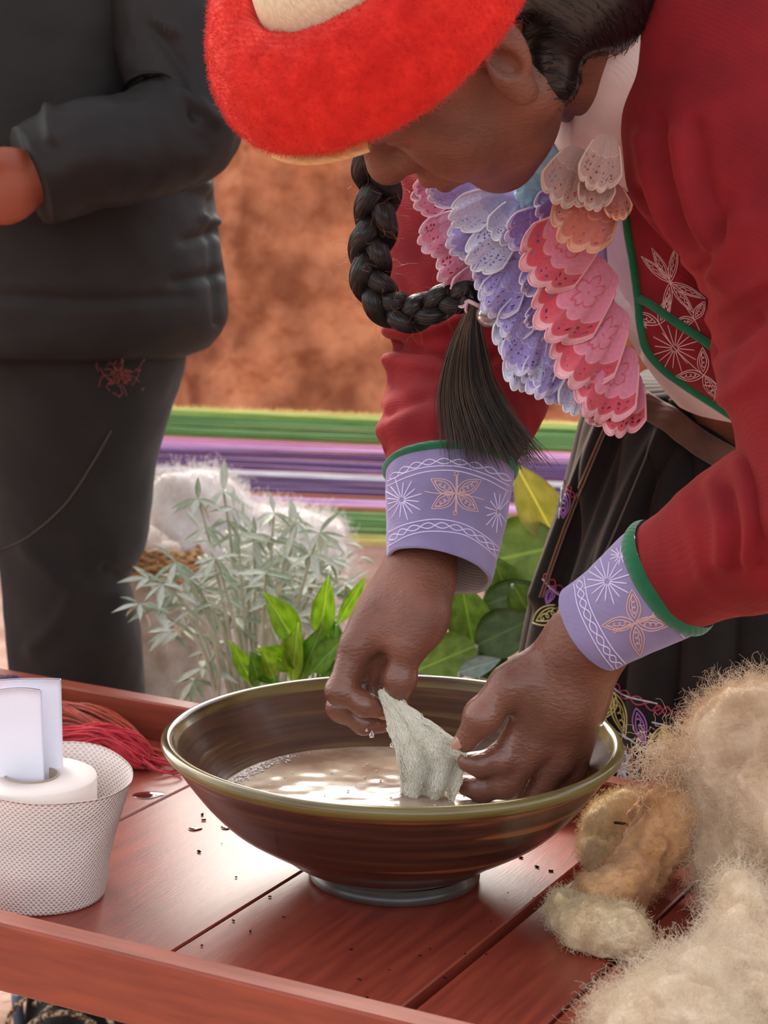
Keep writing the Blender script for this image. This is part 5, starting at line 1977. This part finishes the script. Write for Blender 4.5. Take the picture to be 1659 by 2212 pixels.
# a cloud of loose grey-cream fibres blowing off the big fleece
nw = 1500
c_ = np.stack([at(x, y, Yq) for x, y, Yq in zip(1345 + 200 * RNG.beta(2.0, 1.2, nw), RNG.normal(1655, 32, nw), RNG.normal(0.0, 0.025, nw))])
st = fuzz_strands(c_, unit(RNG.normal(0, 1, (nw, 3)) + np.array([0.7, 0, 0])), 0.028, 0.7, RNG, 10)
fl_ = bpy.data.objects['fleece']
hair('loose_fibres', st - np.array(fl_.location), 0.00014, M_WOOL, fl_)
# twig caught in the knob
tw_o = thing('twig', 'thin dark twig caught in the small wool knob', 'twig', on(1368, 1850, 0.05))
q0 = at(1360, 1788, on(1340, 1868)[1] - 0.027)
v, f = tube(spline([q0 + np.array([-0.012, 0, 0.004]), q0 + np.array([-0.002, -0.002, 0.003]), q0 + np.array([0.004, -0.002, -0.004]), q0 + np.array([0.001, -0.002, -0.012]), q0 + np.array([0.003, -0.001, -0.018])], 20), 0.0012, 6)
adopt(mesh('stem', v, f, mat('dark twig', lin(52, 36, 26), rough=0.9)), tw_o)

# ================================================================== spilled drops and crumbs on the boards
M_SPILL = mat('spilled water', lin(96, 34, 26), rough=0.04, spec=0.7, coat=0.8, coat_rough=0.02)
for x, y, rx, ry in ((320, 1718, 0.014, 0.009), (421, 1791, 0.0055, 0.004), (489, 1788, 0.0052, 0.004)):
    th = np.linspace(0, 2 * np.pi, 40, endpoint=False)
    prof_ = spline([(0.001, 0.0013), (0.5, 0.0012), (0.85, 0.0009), (1.0, 0.0001)], 8)
    w = 1 + 0.14 * np.sin(2 * th + x) + 0.08 * np.sin(3 * th)
    V = np.stack([prof_[:, 0][:, None] * w * np.cos(th) * rx, prof_[:, 0][:, None] * w * np.sin(th) * ry, np.repeat(prof_[:, 1][:, None], 40, 1)], -1)
    o = mesh('water_drop', V, grid_faces(8, 40, close_v=True), M_SPILL)
    o.location = atz(x, y, TABLE + 0.0002)
    tag(o, {320: 'wide dark water spill beside the yarn skeins', 421: 'small water drop on the tray between the tissue roll and the bowl', 489: 'small water drop on the tray right under the bowl side'}[x], 'water drop', 'water drops on the tray')
crumbs = []
for i in range(34):
    px, py = RNG.uniform(420, 1180), RNG.uniform(1790, 2190)
    if 640 < px < 1060 and py < 1975:
        continue
    c = atz(px, py, TABLE + 0.0006)
    s_ = RNG.uniform(0.0003, 0.0009)
    bv_, bf_ = box((-s_ * RNG.uniform(0.8, 2.4), -s_, 0), (s_ * RNG.uniform(0.8, 2.4), s_, s_ * 0.6))
    R2 = rot_z(RNG.uniform(0, 3.1))
    crumbs.append((bv_ @ R2.T + c, bf_))
for x, y in ((1160, 1873), (1190, 1882), (1125, 1853), (430, 1840), (437, 1760), (440, 1772)):
    c = atz(x, y, TABLE + 0.0005)
    bv_, bf_ = box((-0.0018, -0.0009, 0), (0.0018, 0.0009, 0.0009))
    crumbs.append((bv_ @ rot_z(x * 1.7).T + c, bf_))
v, f = join(crumbs)
o = mesh('debris', v, f, mat('dark crumbs', lin(60, 36, 28), lin(180, 150, 130), rough=0.9, scale=200, contrast=(0.55, 0.7)))
tag(o, 'dark crumbs and wood dust scattered on the tray boards', 'crumbs', kind='stuff')

# ================================================================== bystander in dark clothes behind the tray
BYC = at(170, 1200, 0.73)
by = thing('person', 'person in black trousers and dark jacket standing behind the tray', 'person', (BYC[0], BYC[1], 0))
BO = np.array(by.location)


def bpart(name, v, f, m, parent=None, smooth=True):
    return mesh(name, np.asarray(v).reshape(-1, 3) - BO, f, m, parent or by, smooth)


M_TROUSER = cloth('black trousers', lin(24, 20, 19), lin(33, 28, 26), weave=1300, sheen=0.12, bump=0.15)
M_JACKET = mat('dark quilted jacket', lin(26, 21, 20), lin(36, 30, 28), rough=0.6, spec=0.3, scale=10, bump=0.35, bump_scale=34, bump_dist=0.004)
M_SKIN2 = mat('tan skin', lin(140, 70, 48), lin(158, 84, 60), rough=0.55, scale=20, sss=0.1)


def garment(rows_, m, name, parent=None, seg=96, n=120, amp=0.003, fs=14, folds=()):
    V_ = rows_loft(rows_, seg, n)
    N_ = gnormals(V_)
    N_ = N_ if ((N_[n // 2] * (V_[n // 2] - V_[n // 2].mean(0))).sum() > 0) else -N_
    V_ = V_ + N_ * (amp * fbm(V_.reshape(-1, 3) * fs, 3).reshape(V_.shape[:2]))[..., None]
    V_ = drape(V_, N_, folds)
    V_ = close_ends(V_)
    o_ = bpart(name, V_, grid_faces(V_.shape[0], seg, close_v=True), m, parent)
    fix_normals(o_)
    return o_


YB = 0.73
tr = thing('trousers', None, None)
tr.parent = by
garment([(640, -120, 440, YB, 0.12), (740, -80, 405, YB, 0.12), (800, -60, 394, YB, 0.115), (890, -45, 370, YB, 0.11), (1000, -25, 341, YB, 0.10), (1100, -12, 324, YB, 0.095), (1180, -2, 309, YB, 0.09), (1240, 4, 280, YB, 0.085),
         (1290, 10, 286, YB, 0.085), (1370, 18, 304, YB, 0.085), (1440, 24, 310, YB, 0.085), (1520, 26, 314, YB, 0.085), (1700, 40, 322, YB, 0.085), (1900, 52, 330, YB, 0.085), (2090, 60, 338, YB, 0.088), (2165, 62, 340, YB, 0.09)],
        M_TROUSER, 'trouser_leg', tr, folds=[([(150, 1290), (120, 1350), (70, 1400)], 16, 0.006), ([(230, 1230), (270, 1250)], 14, -0.006), ([(60, 1180), (140, 1260), (250, 1290)], 22, 0.006)])
garment([(640, -420, -40, YB + 0.03, 0.11), (800, -400, -60, YB + 0.03, 0.11), (1000, -370, -62, YB + 0.04, 0.1), (1240, -330, -50, YB + 0.05, 0.085), (1500, -310, -40, YB + 0.05, 0.085), (1900, -300, -30, YB + 0.05, 0.085), (2150, -300, -20, YB + 0.05, 0.088)], M_TROUSER, 'trouser_leg', tr)
v, f = Surf([tr.children[0]], BO).lay([[(0, 1188), (60, 1160), (140, 1090), (200, 1000), (240, 930)]], 0.0011, 0.0004)
bpart('seam', v, f, mat('seam thread', lin(70, 60, 54), rough=0.9), tr)
jk = thing('jacket', None, None)
jk.parent = by
garment([(-220, -300, 380, YB, 0.12), (-100, -330, 430, YB, 0.14), (0, -330, 440, YB, 0.15), (150, -320, 445, YB, 0.155), (300, -310, 452, YB, 0.155), (360, -305, 460, YB, 0.15), (450, -300, 471, YB, 0.15), (540, -295, 484, YB, 0.15), (620, -295, 496, YB, 0.15), (680, -290, 498, YB, 0.15),
         (715, -288, 482, YB, 0.15), (738, -285, 462, YB, 0.148), (752, -280, 446, YB, 0.14), (768, -240, 405, YB, 0.11)], M_JACKET, 'body_shell', jk, 128, 140, 0.004, 9,
        [([(380, 330), (400, 380), (440, 400)], 12, 0.008), ([(440, 470), (475, 480)], 8, 0.006), ([(400, 520), (480, 500)], 10, -0.006), ([(380, 610), (480, 590)], 12, -0.005), ([(455, 430), (462, 560), (470, 700)], 8, -0.006), ([(0, 640), (200, 650), (400, 640)], 14, -0.003)])
# raised arm on the nearer side: sleeve folds at the elbow, hand at its end
el = at(405, 235, YB - 0.14)
sh_b = at(330, -140, YB - 0.06)
hd = at(35, 395, YB - 0.24)
Vs = path_loft([sh_b, at(380, 40, YB - 0.10), el, at(330, 300, YB - 0.17), at(200, 335, YB - 0.21), at(70, 380, YB - 0.235)], [0.062, 0.066, 0.062, 0.058, 0.052, 0.046], 120, 96)
Ns = gnormals(Vs)
Ns = Ns if ((Ns[60] * (Vs[60] - Vs[60].mean(0))).sum() > 0) else -Ns
Vs = Vs + Ns * (0.005 * fbm(Vs.reshape(-1, 3) * 16, 3).reshape(Vs.shape[:2]))[..., None]
Vs = drape(Vs, Ns, [([(330, 60), (400, 160), (420, 250)], 12, -0.006), ([(70, 150), (100, 220), (110, 300)], 14, 0.008), ([(340, 50), (380, 70)], 10, 0.006), ([(400, 200), (470, 260)], 16, 0.006)])
Vs = close_ends(Vs)
o = bpart('sleeve', Vs, grid_faces(Vs.shape[0], 96, close_v=True), M_JACKET, jk)
fix_normals(o)
# body: trunk, head, legs and the hand, one surface
lg = at(170, 1300, YB)


def by_sdf(p):
    z = lambda x, y, zz_: np.array([x, y, zz_])
    X, Yb = BO[0], BO[1]
    d = sd_cone(p, z(X - 0.05, Yb, 0.85), z(X - 0.06, Yb, 1.35), 0.10, 0.11)
    d = smin(d, sd_cone(p, z(X - 0.06, Yb, 1.35), z(X - 0.06, Yb, 1.52), 0.055, 0.052), 0.04)
    d = smin(d, sd_ell(p, z(X - 0.06, Yb - 0.01, 1.63), (0.078, 0.098, 0.118)), 0.02)
    for sx in (0.0, -0.165):
        d = smin(d, sd_cone(p, z(X - 0.01 + sx, Yb, 0.85), z(X - 0.005 + sx, Yb + 0.01, 0.08), 0.065, 0.038), 0.03)
    d = smin(d, sd_cone(p, z(X - 0.06, Yb, 1.35), sh_b, 0.06, 0.045), 0.03)
    d = smin(d, sd_cone(p, sh_b, el, 0.042, 0.036), 0.02)
    d = smin(d, sd_cone(p, el, hd, 0.036, 0.026), 0.02)
    for i in range(4):                               # closed fingers, then the thumb
        a = hd + np.array([-0.012, -0.012 + 0.004 * i, -0.014 * (i - 1.5)])
        d = smin(d, sd_cone(p, hd + np.array([-0.01, 0, -0.012 * (i - 1.5)]), a + np.array([-0.045, -0.01, -0.012]), 0.0125, 0.0115), 0.006)
        d = smin(d, sd_cone(p, a + np.array([-0.045, -0.01, -0.012]), a + np.array([-0.04, -0.035, -0.022]), 0.0115, 0.010), 0.004)
    d = smin(d, sd_cone(p, hd + np.array([0, -0.015, 0.02]), hd + np.array([-0.05, -0.03, 0.022]), 0.0135, 0.0105), 0.006)
    d = smin(d, sd_ell(p, hd + np.array([-0.012, -0.002, -0.004]), (0.036, 0.024, 0.036)), 0.01)
    return d


pv, pf = sdf_mesh(by_sdf, np.array([BO[0] - 0.42, BO[1] - 0.36, 0.02]), np.array([BO[0] + 0.25, BO[1] + 0.2, 1.8]), 0.007, project=1)
bpart('body', pv, pf, M_SKIN2)
# boots with laces
M_BOOT = mat('black boot leather', lin(28, 26, 26), lin(40, 37, 36), rough=0.5, scale=40, bump=0.3, bump_scale=160)
M_BOOT_B = mat('grey blue boot side', lin(98, 108, 124), lin(116, 124, 138), rough=0.6, scale=30, bump=0.2, bump_scale=200)
M_SOLE = mat('rubber sole', lin(40, 36, 34), rough=0.8)
M_LACE = mat('speckled boot lace', lin(70, 52, 40), lin(196, 172, 140), rough=0.8, scale=260, contrast=(0.48, 0.56))
for sx, Yf in ((0.0, YB - 0.04), (-0.17, YB + 0.03)):
    bc = np.array([BO[0] - 0.002 + sx, Yf, 0.0])

    def boot(p):
        q = p - bc
        d = sd_cone(q, (0, 0.01, 0.05), (0, 0.015, 0.15), 0.05, 0.052)
        d = smin(d, sd_cone(q, (0, 0.03, 0.045), (0.0, -0.16, 0.032), 0.046, 0.036), 0.035)
        d = smin(d, sd_ell(q, (0.0, -0.15, 0.034), (0.05, 0.06, 0.036)), 0.02)
        return np.maximum(d, 0.014 - p[:, 2])
    v, f = sdf_mesh(boot, bc + np.array([-0.09, -0.25, 0]), bc + np.array([0.09, 0.1, 0.23]), 0.005, project=1)
    bt = bpart('boot', v, f, M_BOOT)
    th = np.linspace(0, 2 * np.pi, 60, endpoint=False)
    sx_, sy_ = 0.05 + 0.006 * np.cos(th) ** 2, 0.135
    ring = np.stack([0.052 * np.cos(th), -0.07 + 0.142 * np.sin(th), 0 * th], 1)
    S_ = np.stack([ring * [0.02, 1, 1] * [1, 0.02, 1] + [0, -0.07, 0.001], ring + [0, 0, 0.001], ring + [0, 0, 0.017], ring * [0.9, 0.97, 1] + [0, -0.002, 0.02]])
    bpart('sole', S_ + bc, grid_faces(4, 60, close_v=True), M_SOLE, bt)
    for k_ in range(4):
        yq = -0.05 - 0.022 * k_
        zq = 0.118 - 0.016 * k_
        C_ = spline([bc + np.array([-0.034, yq, zq - 0.02]), bc + np.array([-0.015, yq - 0.012, zq]), bc + np.array([0.012, yq - 0.01, zq + 0.002]), bc + np.array([0.034, yq + 0.008, zq - 0.018])], 20)
        v, f = tube(C_, 0.0032, 8)
        bpart('lace', v, f, M_LACE, bt)
    for s2 in (-1, 1):
        C_ = spline([bc + np.array([0, -0.06, 0.12]), bc + np.array([s2 * 0.03, -0.085, 0.128]), bc + np.array([s2 * 0.055, -0.09, 0.10]), bc + np.array([s2 * 0.05, -0.08, 0.075]), bc + np.array([s2 * 0.02, -0.075, 0.10]), bc + np.array([0, -0.062, 0.118])], 40)
        v, f = tube(C_, 0.0032, 8)
        bpart('lace', v, f, M_LACE, bt)
    v, f = tube(spline([bc + np.array([-0.055, -0.02, 0.04]), bc + np.array([-0.058, -0.025, 0.1])], 6), 0.012, 10, flat=0.5)
    bpart('side_patch', v, f, M_BOOT_B, bt)
# red thread fluff stuck on the trousers
P3 = np.array([at(RNG.normal(258, 20), RNG.normal(810, 13), YB - 0.116) for _ in range(60)])
st = fuzz_strands(P3, np.tile(unit(np.array([0.5, -0.6, 0.35])), (60, 1)), 0.018, 0.6, RNG, 9)
hair('red_fluff', st - BO, 0.0004, mat('red thread fluff', lin(112, 54, 44), rough=0.9), by)

# ================================================================== heap of white fleece and its basket
YF = 1.19
M_FLEECE = wool_mat('white fleece', lin(214, 204, 198), lin(236, 230, 228))
M_FLEECE_G = wool_mat('greyish fleece', lin(176, 158, 144), lin(206, 192, 182))


def fb(px, py, r, Y=YF):
    return (at(px, py, Y), r)


wool_lump('fleece', 'white fluffy fleece heap rising behind the silvery herb', [fb(350, 1105, (0.055, 0.07, 0.05)), fb(440, 1085, (0.055, 0.07, 0.05)), fb(400, 1180, (0.09, 0.1, 0.07)), fb(520, 1160, (0.07, 0.08, 0.05)), fb(600, 1165, (0.06, 0.07, 0.035)), fb(670, 1160, (0.03, 0.05, 0.025)),
          fb(480, 1260, (0.11, 0.12, 0.09)), fb(600, 1260, (0.08, 0.1, 0.08)), fb(490, 1400, (0.13, 0.12, 0.12)), fb(500, 1600, (0.15, 0.13, 0.16)), fb(500, 1850, (0.16, 0.14, 0.16))], M_FLEECE, 0.05, 0.009, 0.02, 22000, 0.03, 0.00022, ground=0.0, cat='wool', curl=0.6, fs=9)
wool_lump('fleece', 'greyish fleece bundle resting against the white heap, behind the black trouser leg', [fb(315, 1225, (0.065, 0.05, 0.055), 1.07), fb(355, 1330, (0.075, 0.05, 0.08), 1.07), fb(350, 1440, (0.08, 0.055, 0.09), 1.07), fb(365, 1540, (0.085, 0.06, 0.1), 1.07), fb(370, 1700, (0.09, 0.06, 0.12), 1.07), fb(370, 1900, (0.09, 0.06, 0.14), 1.07)],
          M_FLEECE_G, 0.04, 0.009, 0.014, 9000, 0.02, 0.00022, ground=0.0, fs=10)
M_BASK = mat('brown basket cane', lin(120, 84, 48), lin(176, 136, 88), rough=0.8, scale=60, stretch=(1, 1, 4), contrast=(0.4, 0.6))
bk = thing('basket', 'brown woven basket rim half buried in the white fleece', 'basket', at(300, 1260, 1.02))
KO = np.array(bk.location)
c0 = at(262, 1215, 1.09)
for i in range(9):
    th = np.linspace(0, 2 * np.pi, 90)
    rr_ = 0.098 + 0.0022 * (i % 3)
    C_ = c0 + np.stack([rr_ * np.cos(th), rr_ * np.sin(th) * 0.9, 0.040 - 0.0042 * i - 0.02 * np.cos(th) + 0.0022 * np.sin(th * 24 + (i % 2) * np.pi)], 1)
    v, f = tube(C_, 0.0034, 7, cap=False)
    mesh('cane', v - KO, f, M_BASK, bk)

# ================================================================== plants standing between tray and loom
def leaf_mesh(name, fold=0.12, curl=0.18, point=1.0, m=None, t=0.012):
    """leaf of length 1 along x, half width 0.5 in y"""
    n, k = 13, 7
    x = np.linspace(0, 1, n)
    w = 0.5 * np.sin(np.pi * x ** (0.75 + 0.1 * point)) ** (0.75 + 0.25 * point)
    w[0], w[-1] = 0.03, 0.01
    y = np.linspace(-1, 1, k)
    V_ = np.zeros((n, k, 3))
    V_[..., 0] = x[:, None]
    V_[..., 1] = w[:, None] * y[None]
    V_[..., 2] = fold * np.abs(V_[..., 1]) - curl * (x[:, None] ** 2) + 0.02 * np.sin(x[:, None] * 9) * y[None]
    F_ = grid_faces(n, k)
    top = V_.reshape(-1, 3)
    bot = top - np.array([0, 0, t])
    v_, f_ = np.concatenate([top, bot]), np.concatenate([F_, F_[:, ::-1] + n * k])
    q = n * k
    e = [[i * k, (i + 1) * k, (i + 1) * k + q, i * k + q] for i in range(n - 1)] + [[i * k + k - 1, i * k + k - 1 + q, (i + 1) * k + k - 1 + q, (i + 1) * k + k - 1] for i in range(n - 1)]
    me = bpy.data.meshes.new(name)
    me.from_pydata(v_.tolist(), [], [list(map(int, g)) for g in f_] + e)
    me.polygons.foreach_set('use_smooth', np.ones(len(me.polygons), bool))
    me.materials.append(m)
    return me


def leaf_mat(name, a, b, edge=None, rough=0.45, tr=0.35):
    m, nt, p = principled(name)
    tc = nd(nt, 'ShaderNodeTexCoord')
    sp = nd(nt, 'ShaderNodeSeparateXYZ')
    nt.links.new(tc.outputs['Object'], sp.inputs[0])
    ab = nd(nt, 'ShaderNodeMath', operation='ABSOLUTE')
    nt.links.new(sp.outputs[1], ab.inputs[0])
    rib = ramp(nt, ab.outputs[0], [(0.0, (1, 1, 1, 1)), (0.035, (0, 0, 0, 1))])
    n = nd(nt, 'ShaderNodeTexNoise', i_Scale=5, i_Detail=4)
    nt.links.new(tc.outputs['Object'], n.inputs['Vector'])
    c = ramp(nt, n.outputs[0], [(0.35, a), (0.65, b)])
    mx = nd(nt, 'ShaderNodeMix', data_type='RGBA')
    nt.links.new(rib, mx.inputs[0])
    nt.links.new(c, mx.inputs[6])
    mx.inputs[7].default_value = edge or tuple(min(1, q * 1.5) for q in b[:3]) + (1,)
    nt.links.new(mx.outputs[2], p.inputs['Base Color'])
    p.inputs['Roughness'].default_value = rough
    tl_ = nd(nt, 'ShaderNodeBsdfTranslucent')
    nt.links.new(mx.outputs[2], tl_.inputs[0])
    ms = nd(nt, 'ShaderNodeMixShader')
    ms.inputs[0].default_value = tr
    out = nt.nodes['Material Output']
    nt.links.new(p.outputs[0], ms.inputs[1])
    nt.links.new(tl_.outputs[0], ms.inputs[2])
    nt.links.new(ms.outputs[0], out.inputs[0])
    return m


def put_leaf(me, parent, PO, a, d, up, L, w, depth=None):
    """leaf from point a along d, its face towards up"""
    d = unit(d)
    y = unit(np.cross(np.asarray(up, float), d))
    z = np.cross(d, y)
    o_ = bpy.data.objects.new('leaf', me)
    Mx = np.eye(4)
    Mx[:3, 0], Mx[:3, 1], Mx[:3, 2], Mx[:3, 3] = d * L, y * w, z * (depth or w), a - PO
    o_.matrix_basis = Matrix(Mx.tolist())
    return link(o_, parent)


# silvery herb
YP = 0.62
M_SILVER = [leaf_mat('silver leaf', lin(188, 194, 176), lin(212, 216, 204), lin(232, 234, 226), 0.8, 0.2), leaf_mat('grey green leaf', lin(142, 158, 128), lin(180, 190, 166), lin(208, 212, 198), 0.75, 0.25)]
ME_S = [leaf_mesh('leaf', 0.5, 0.25, 1.1, m_, 0.05) for m_ in M_SILVER]
M_STEM = mat('silver stem', lin(150, 152, 128), lin(176, 176, 158), rough=0.85, scale=60)
root = at(585, 1600, YP)
herb = thing('silver_herb', 'silvery grey herb bush with drooping whorled leaves behind the bowl', 'plant', (root[0], root[1], 0))
PO = np.array(herb.location)
tips = [(483, 1062), (428, 1078), (592, 1108), (690, 1152), (640, 1128), (505, 1098), (380, 1215), (322, 1250), (302, 1305), (372, 1362), (548, 1165), (465, 1205), (530, 1245), (618, 1205), (440, 1300), (706, 1205), (662, 1262),
        (748, 1262), (600, 1290), (790, 1290), (420, 1470), (352, 1262), (575, 1238), (410, 1250), (500, 1330), (640, 1330), (455, 1400), (690, 1300)]
nleaf = 0
for i, (tx, ty) in enumerate(tips):
    Yt = YP + RNG.uniform(-0.09, 0.09)
    tip = at(tx, ty, Yt)
    b0 = PO + np.array([RNG.normal(0, 0.035), RNG.normal(0, 0.035), 0.0])
    mid = at(560 + (tx - 560) * 0.42, 1440, YP * 0.6 + Yt * 0.4)
    C_ = spline([b0, b0 * 0.5 + mid * 0.5 + np.array([0, 0, 0.02]), mid, mid * 0.35 + tip * 0.65 + np.array([0, 0, 0.012]), tip], 30)
    v, f = tube(C_, np.linspace(0.0034, 0.0012, 30), 6)
    mesh('stem', v - PO, f, M_STEM, herb)
    for wv_, (s_, cnt, Lf) in enumerate(((29, 7, 0.030), (24, 4, 0.033), (20, 2, 0.028))):
        c_ = C_[s_]
        a0 = RNG.uniform(0, 6.28)
        for k_ in range(cnt):
            if nleaf >= 340:
                break
            a = a0 + 6.283 * k_ / cnt
            droop = RNG.uniform(-0.75, 0.15) if wv_ else RNG.uniform(-1.3, 0.1)
            d = np.array([math.cos(a), math.sin(a) * 0.7, droop])
            if wv_ == 0 and k_ == 0:
                d = unit(C_[-1] - C_[-4]) + np.array([RNG.normal(0, 0.3), 0, 0.1])
            L_ = Lf * RNG.uniform(0.75, 1.25)
            put_leaf(ME_S[int(RNG.random() < 0.45)], herb, PO, c_, d, (0, -0.4, 1), L_, L_ * RNG.uniform(0.20, 0.28))
            nleaf += 1
# finer grey twigs in the heart of the bush, too small to tell apart
tw_ = []
for i in range(420):
    c_ = at(RNG.normal(590, 75), RNG.normal(1265, 60), YP + 0.1 + RNG.uniform(0, 0.1))
    d = unit(RNG.normal(0, 1, 3) + np.array([0, 0, 0.3]))
    L_ = RNG.uniform(0.012, 0.03)
    C_ = c_ + d * (np.linspace(0, 1, 5) * L_)[:, None] + np.array([0, 0, -0.006]) * (np.linspace(0, 1, 5) ** 2)[:, None]
    tw_.append(tube(C_, np.array([0.0009, 0.002, 0.0024, 0.0016, 0.0004]), 5))
v, f = join(tw_)
o = mesh('inner_foliage', v - PO, f, M_SILVER[0], herb)
o['kind'] = 'stuff'

# bright green leafy shoot
ME_G = leaf_mesh('leaf', 0.30, 0.12, 1.2, leaf_mat('bright green leaf', lin(136, 168, 44), lin(172, 204, 66), lin(206, 222, 124), 0.42, 0.55), 0.02)
ME_G2 = leaf_mesh('leaf', 0.30, 0.12, 1.2, leaf_mat('mid green leaf', lin(92, 138, 44), lin(126, 168, 62), lin(160, 192, 100), 0.42, 0.5), 0.02)
YG = 0.44
gp = thing('green_plant', 'bright green pointed-leaf plant close behind the bowl', 'plant', (*at(640, 1560, YG)[:2], 0))
GO = np.array(gp.location)
GL = [((648, 1405), (574, 1278), 58, 0), ((692, 1385), (708, 1246), 44, 0), ((728, 1350), (792, 1243), 30, 0), ((548, 1482), (497, 1383), 32, 0), ((640, 1440), (556, 1402), 40, 0), ((632, 1474), (641, 1348), 38, 0), ((604, 1472), (528, 1438), 34, 1),
      ((676, 1450), (738, 1378), 42, 1), ((664, 1432), (612, 1384), 42, 0), ((716, 1420), (702, 1326), 48, 1), ((560, 1480), (545, 1410), 30, 1), ((650, 1470), (694, 1352), 40, 1), ((592, 1468), (566, 1398), 28, 0), ((690, 1470), (760, 1420), 36, 1)]
for (b_, t_, w_, kd) in GL:
    Yq = YG + RNG.uniform(-0.03, 0.03)
    a, e = at(*b_, Yq), at(*t_, Yq - 0.02 + RNG.uniform(-0.02, 0.02))
    L_ = np.linalg.norm(e - a)
    sc = L_ / math.hypot(b_[0] - t_[0], b_[1] - t_[1])
    put_leaf((ME_G, ME_G2)[kd], gp, GO, a, e - a, (RNG.uniform(-0.7, 0.7), -1, 0.5), L_, w_ * sc * 1.05)
    C_ = spline([GO + np.array([RNG.normal(0, 0.006), RNG.normal(0, 0.006), 0]), GO * 0.6 + a * 0.4 + np.array([0, 0, 0.0]), a], 14)
    C_[:, 2] = np.linspace(0, a[2], 14)
    v, f = tube(C_, np.linspace(0.004, 0.0018, 14), 6)
    mesh('stem', v - GO, f, mat('green stem', lin(110, 140, 60), rough=0.6) if 'green stem' not in bpy.data.materials else bpy.data.materials['green stem'], gp)

# broad round-leaved branch beside the skirt
cols = {'g': (lin(102, 134, 46), lin(134, 164, 66)), 'd': (lin(64, 90, 40), lin(90, 116, 54)), 'm': (lin(124, 150, 66), lin(150, 172, 86)), 'y': (lin(190, 186, 88), lin(212, 206, 114)), 'b': (lin(126, 152, 142), lin(156, 178, 168))}
ME_B = {k: leaf_mesh('leaf', 0.10, 0.12, 0.55, leaf_mat('round leaf ' + k, *v, None, 0.5, 0.35), 0.008) for k, v in cols.items()}
YR_ = 0.47
bp_ = thing('broad_leaf_plant', 'broad oval-leaved green branch beside the black skirt', 'plant', (*at(1050, 1560, YR_)[:2], 0))
RO = np.array(bp_.location)
BL = [((1030, 1394), (900, 1448), 105, 'g', 0), ((1026, 1396), (1160, 1330), 108, 'd', 0.01), ((1022, 1392), (998, 1262), 92, 'g', 0.04), ((1040, 1310), (1168, 1262), 74, 'd', 0.05), ((1050, 1215), (1232, 1172), 168, 'm', 0.09), ((1205, 1172), (1116, 1002), 98, 'y', 0.1),
      ((1098, 1290), (1066, 1202), 66, 'g', 0.07), ((1108, 1262), (1172, 1372), 84, 'g', 0.03), ((992, 1452), (1080, 1424), 44, 'b', -0.02), ((990, 1352), (958, 1288), 62, 'b', 0.06), ((1060, 1300), (1110, 1225), 70, 'm', 0.08), ((1030, 1400), (1100, 1470), 80, 'd', 0.02),
      ((940, 1470), (880, 1430), 50, 'b', 0.05)]
for (b_, t_, w_, kd, dy) in BL:
    a, e = at(*b_, YR_ + dy), at(*t_, YR_ + dy - 0.01)
    L_ = np.linalg.norm(e - a)
    sc = L_ / math.hypot(b_[0] - t_[0], b_[1] - t_[1])
    put_leaf(ME_B[kd], bp_, RO, a, e - a, (RNG.uniform(-0.25, 0.25), -1, 0.45), L_, w_ * sc)
    C_ = spline([RO + np.array([RNG.normal(0, 0.01), RNG.normal(0, 0.01), 0]), np.array([RO[0] * 0.5 + a[0] * 0.5, RO[1] * 0.5 + a[1] * 0.5 + 0.02, a[2] * 0.6]), a], 16)
    v, f = tube(C_, np.linspace(0.0045, 0.002, 16), 6)
    mesh('stem', v - RO, f, M_STEM, bp_)
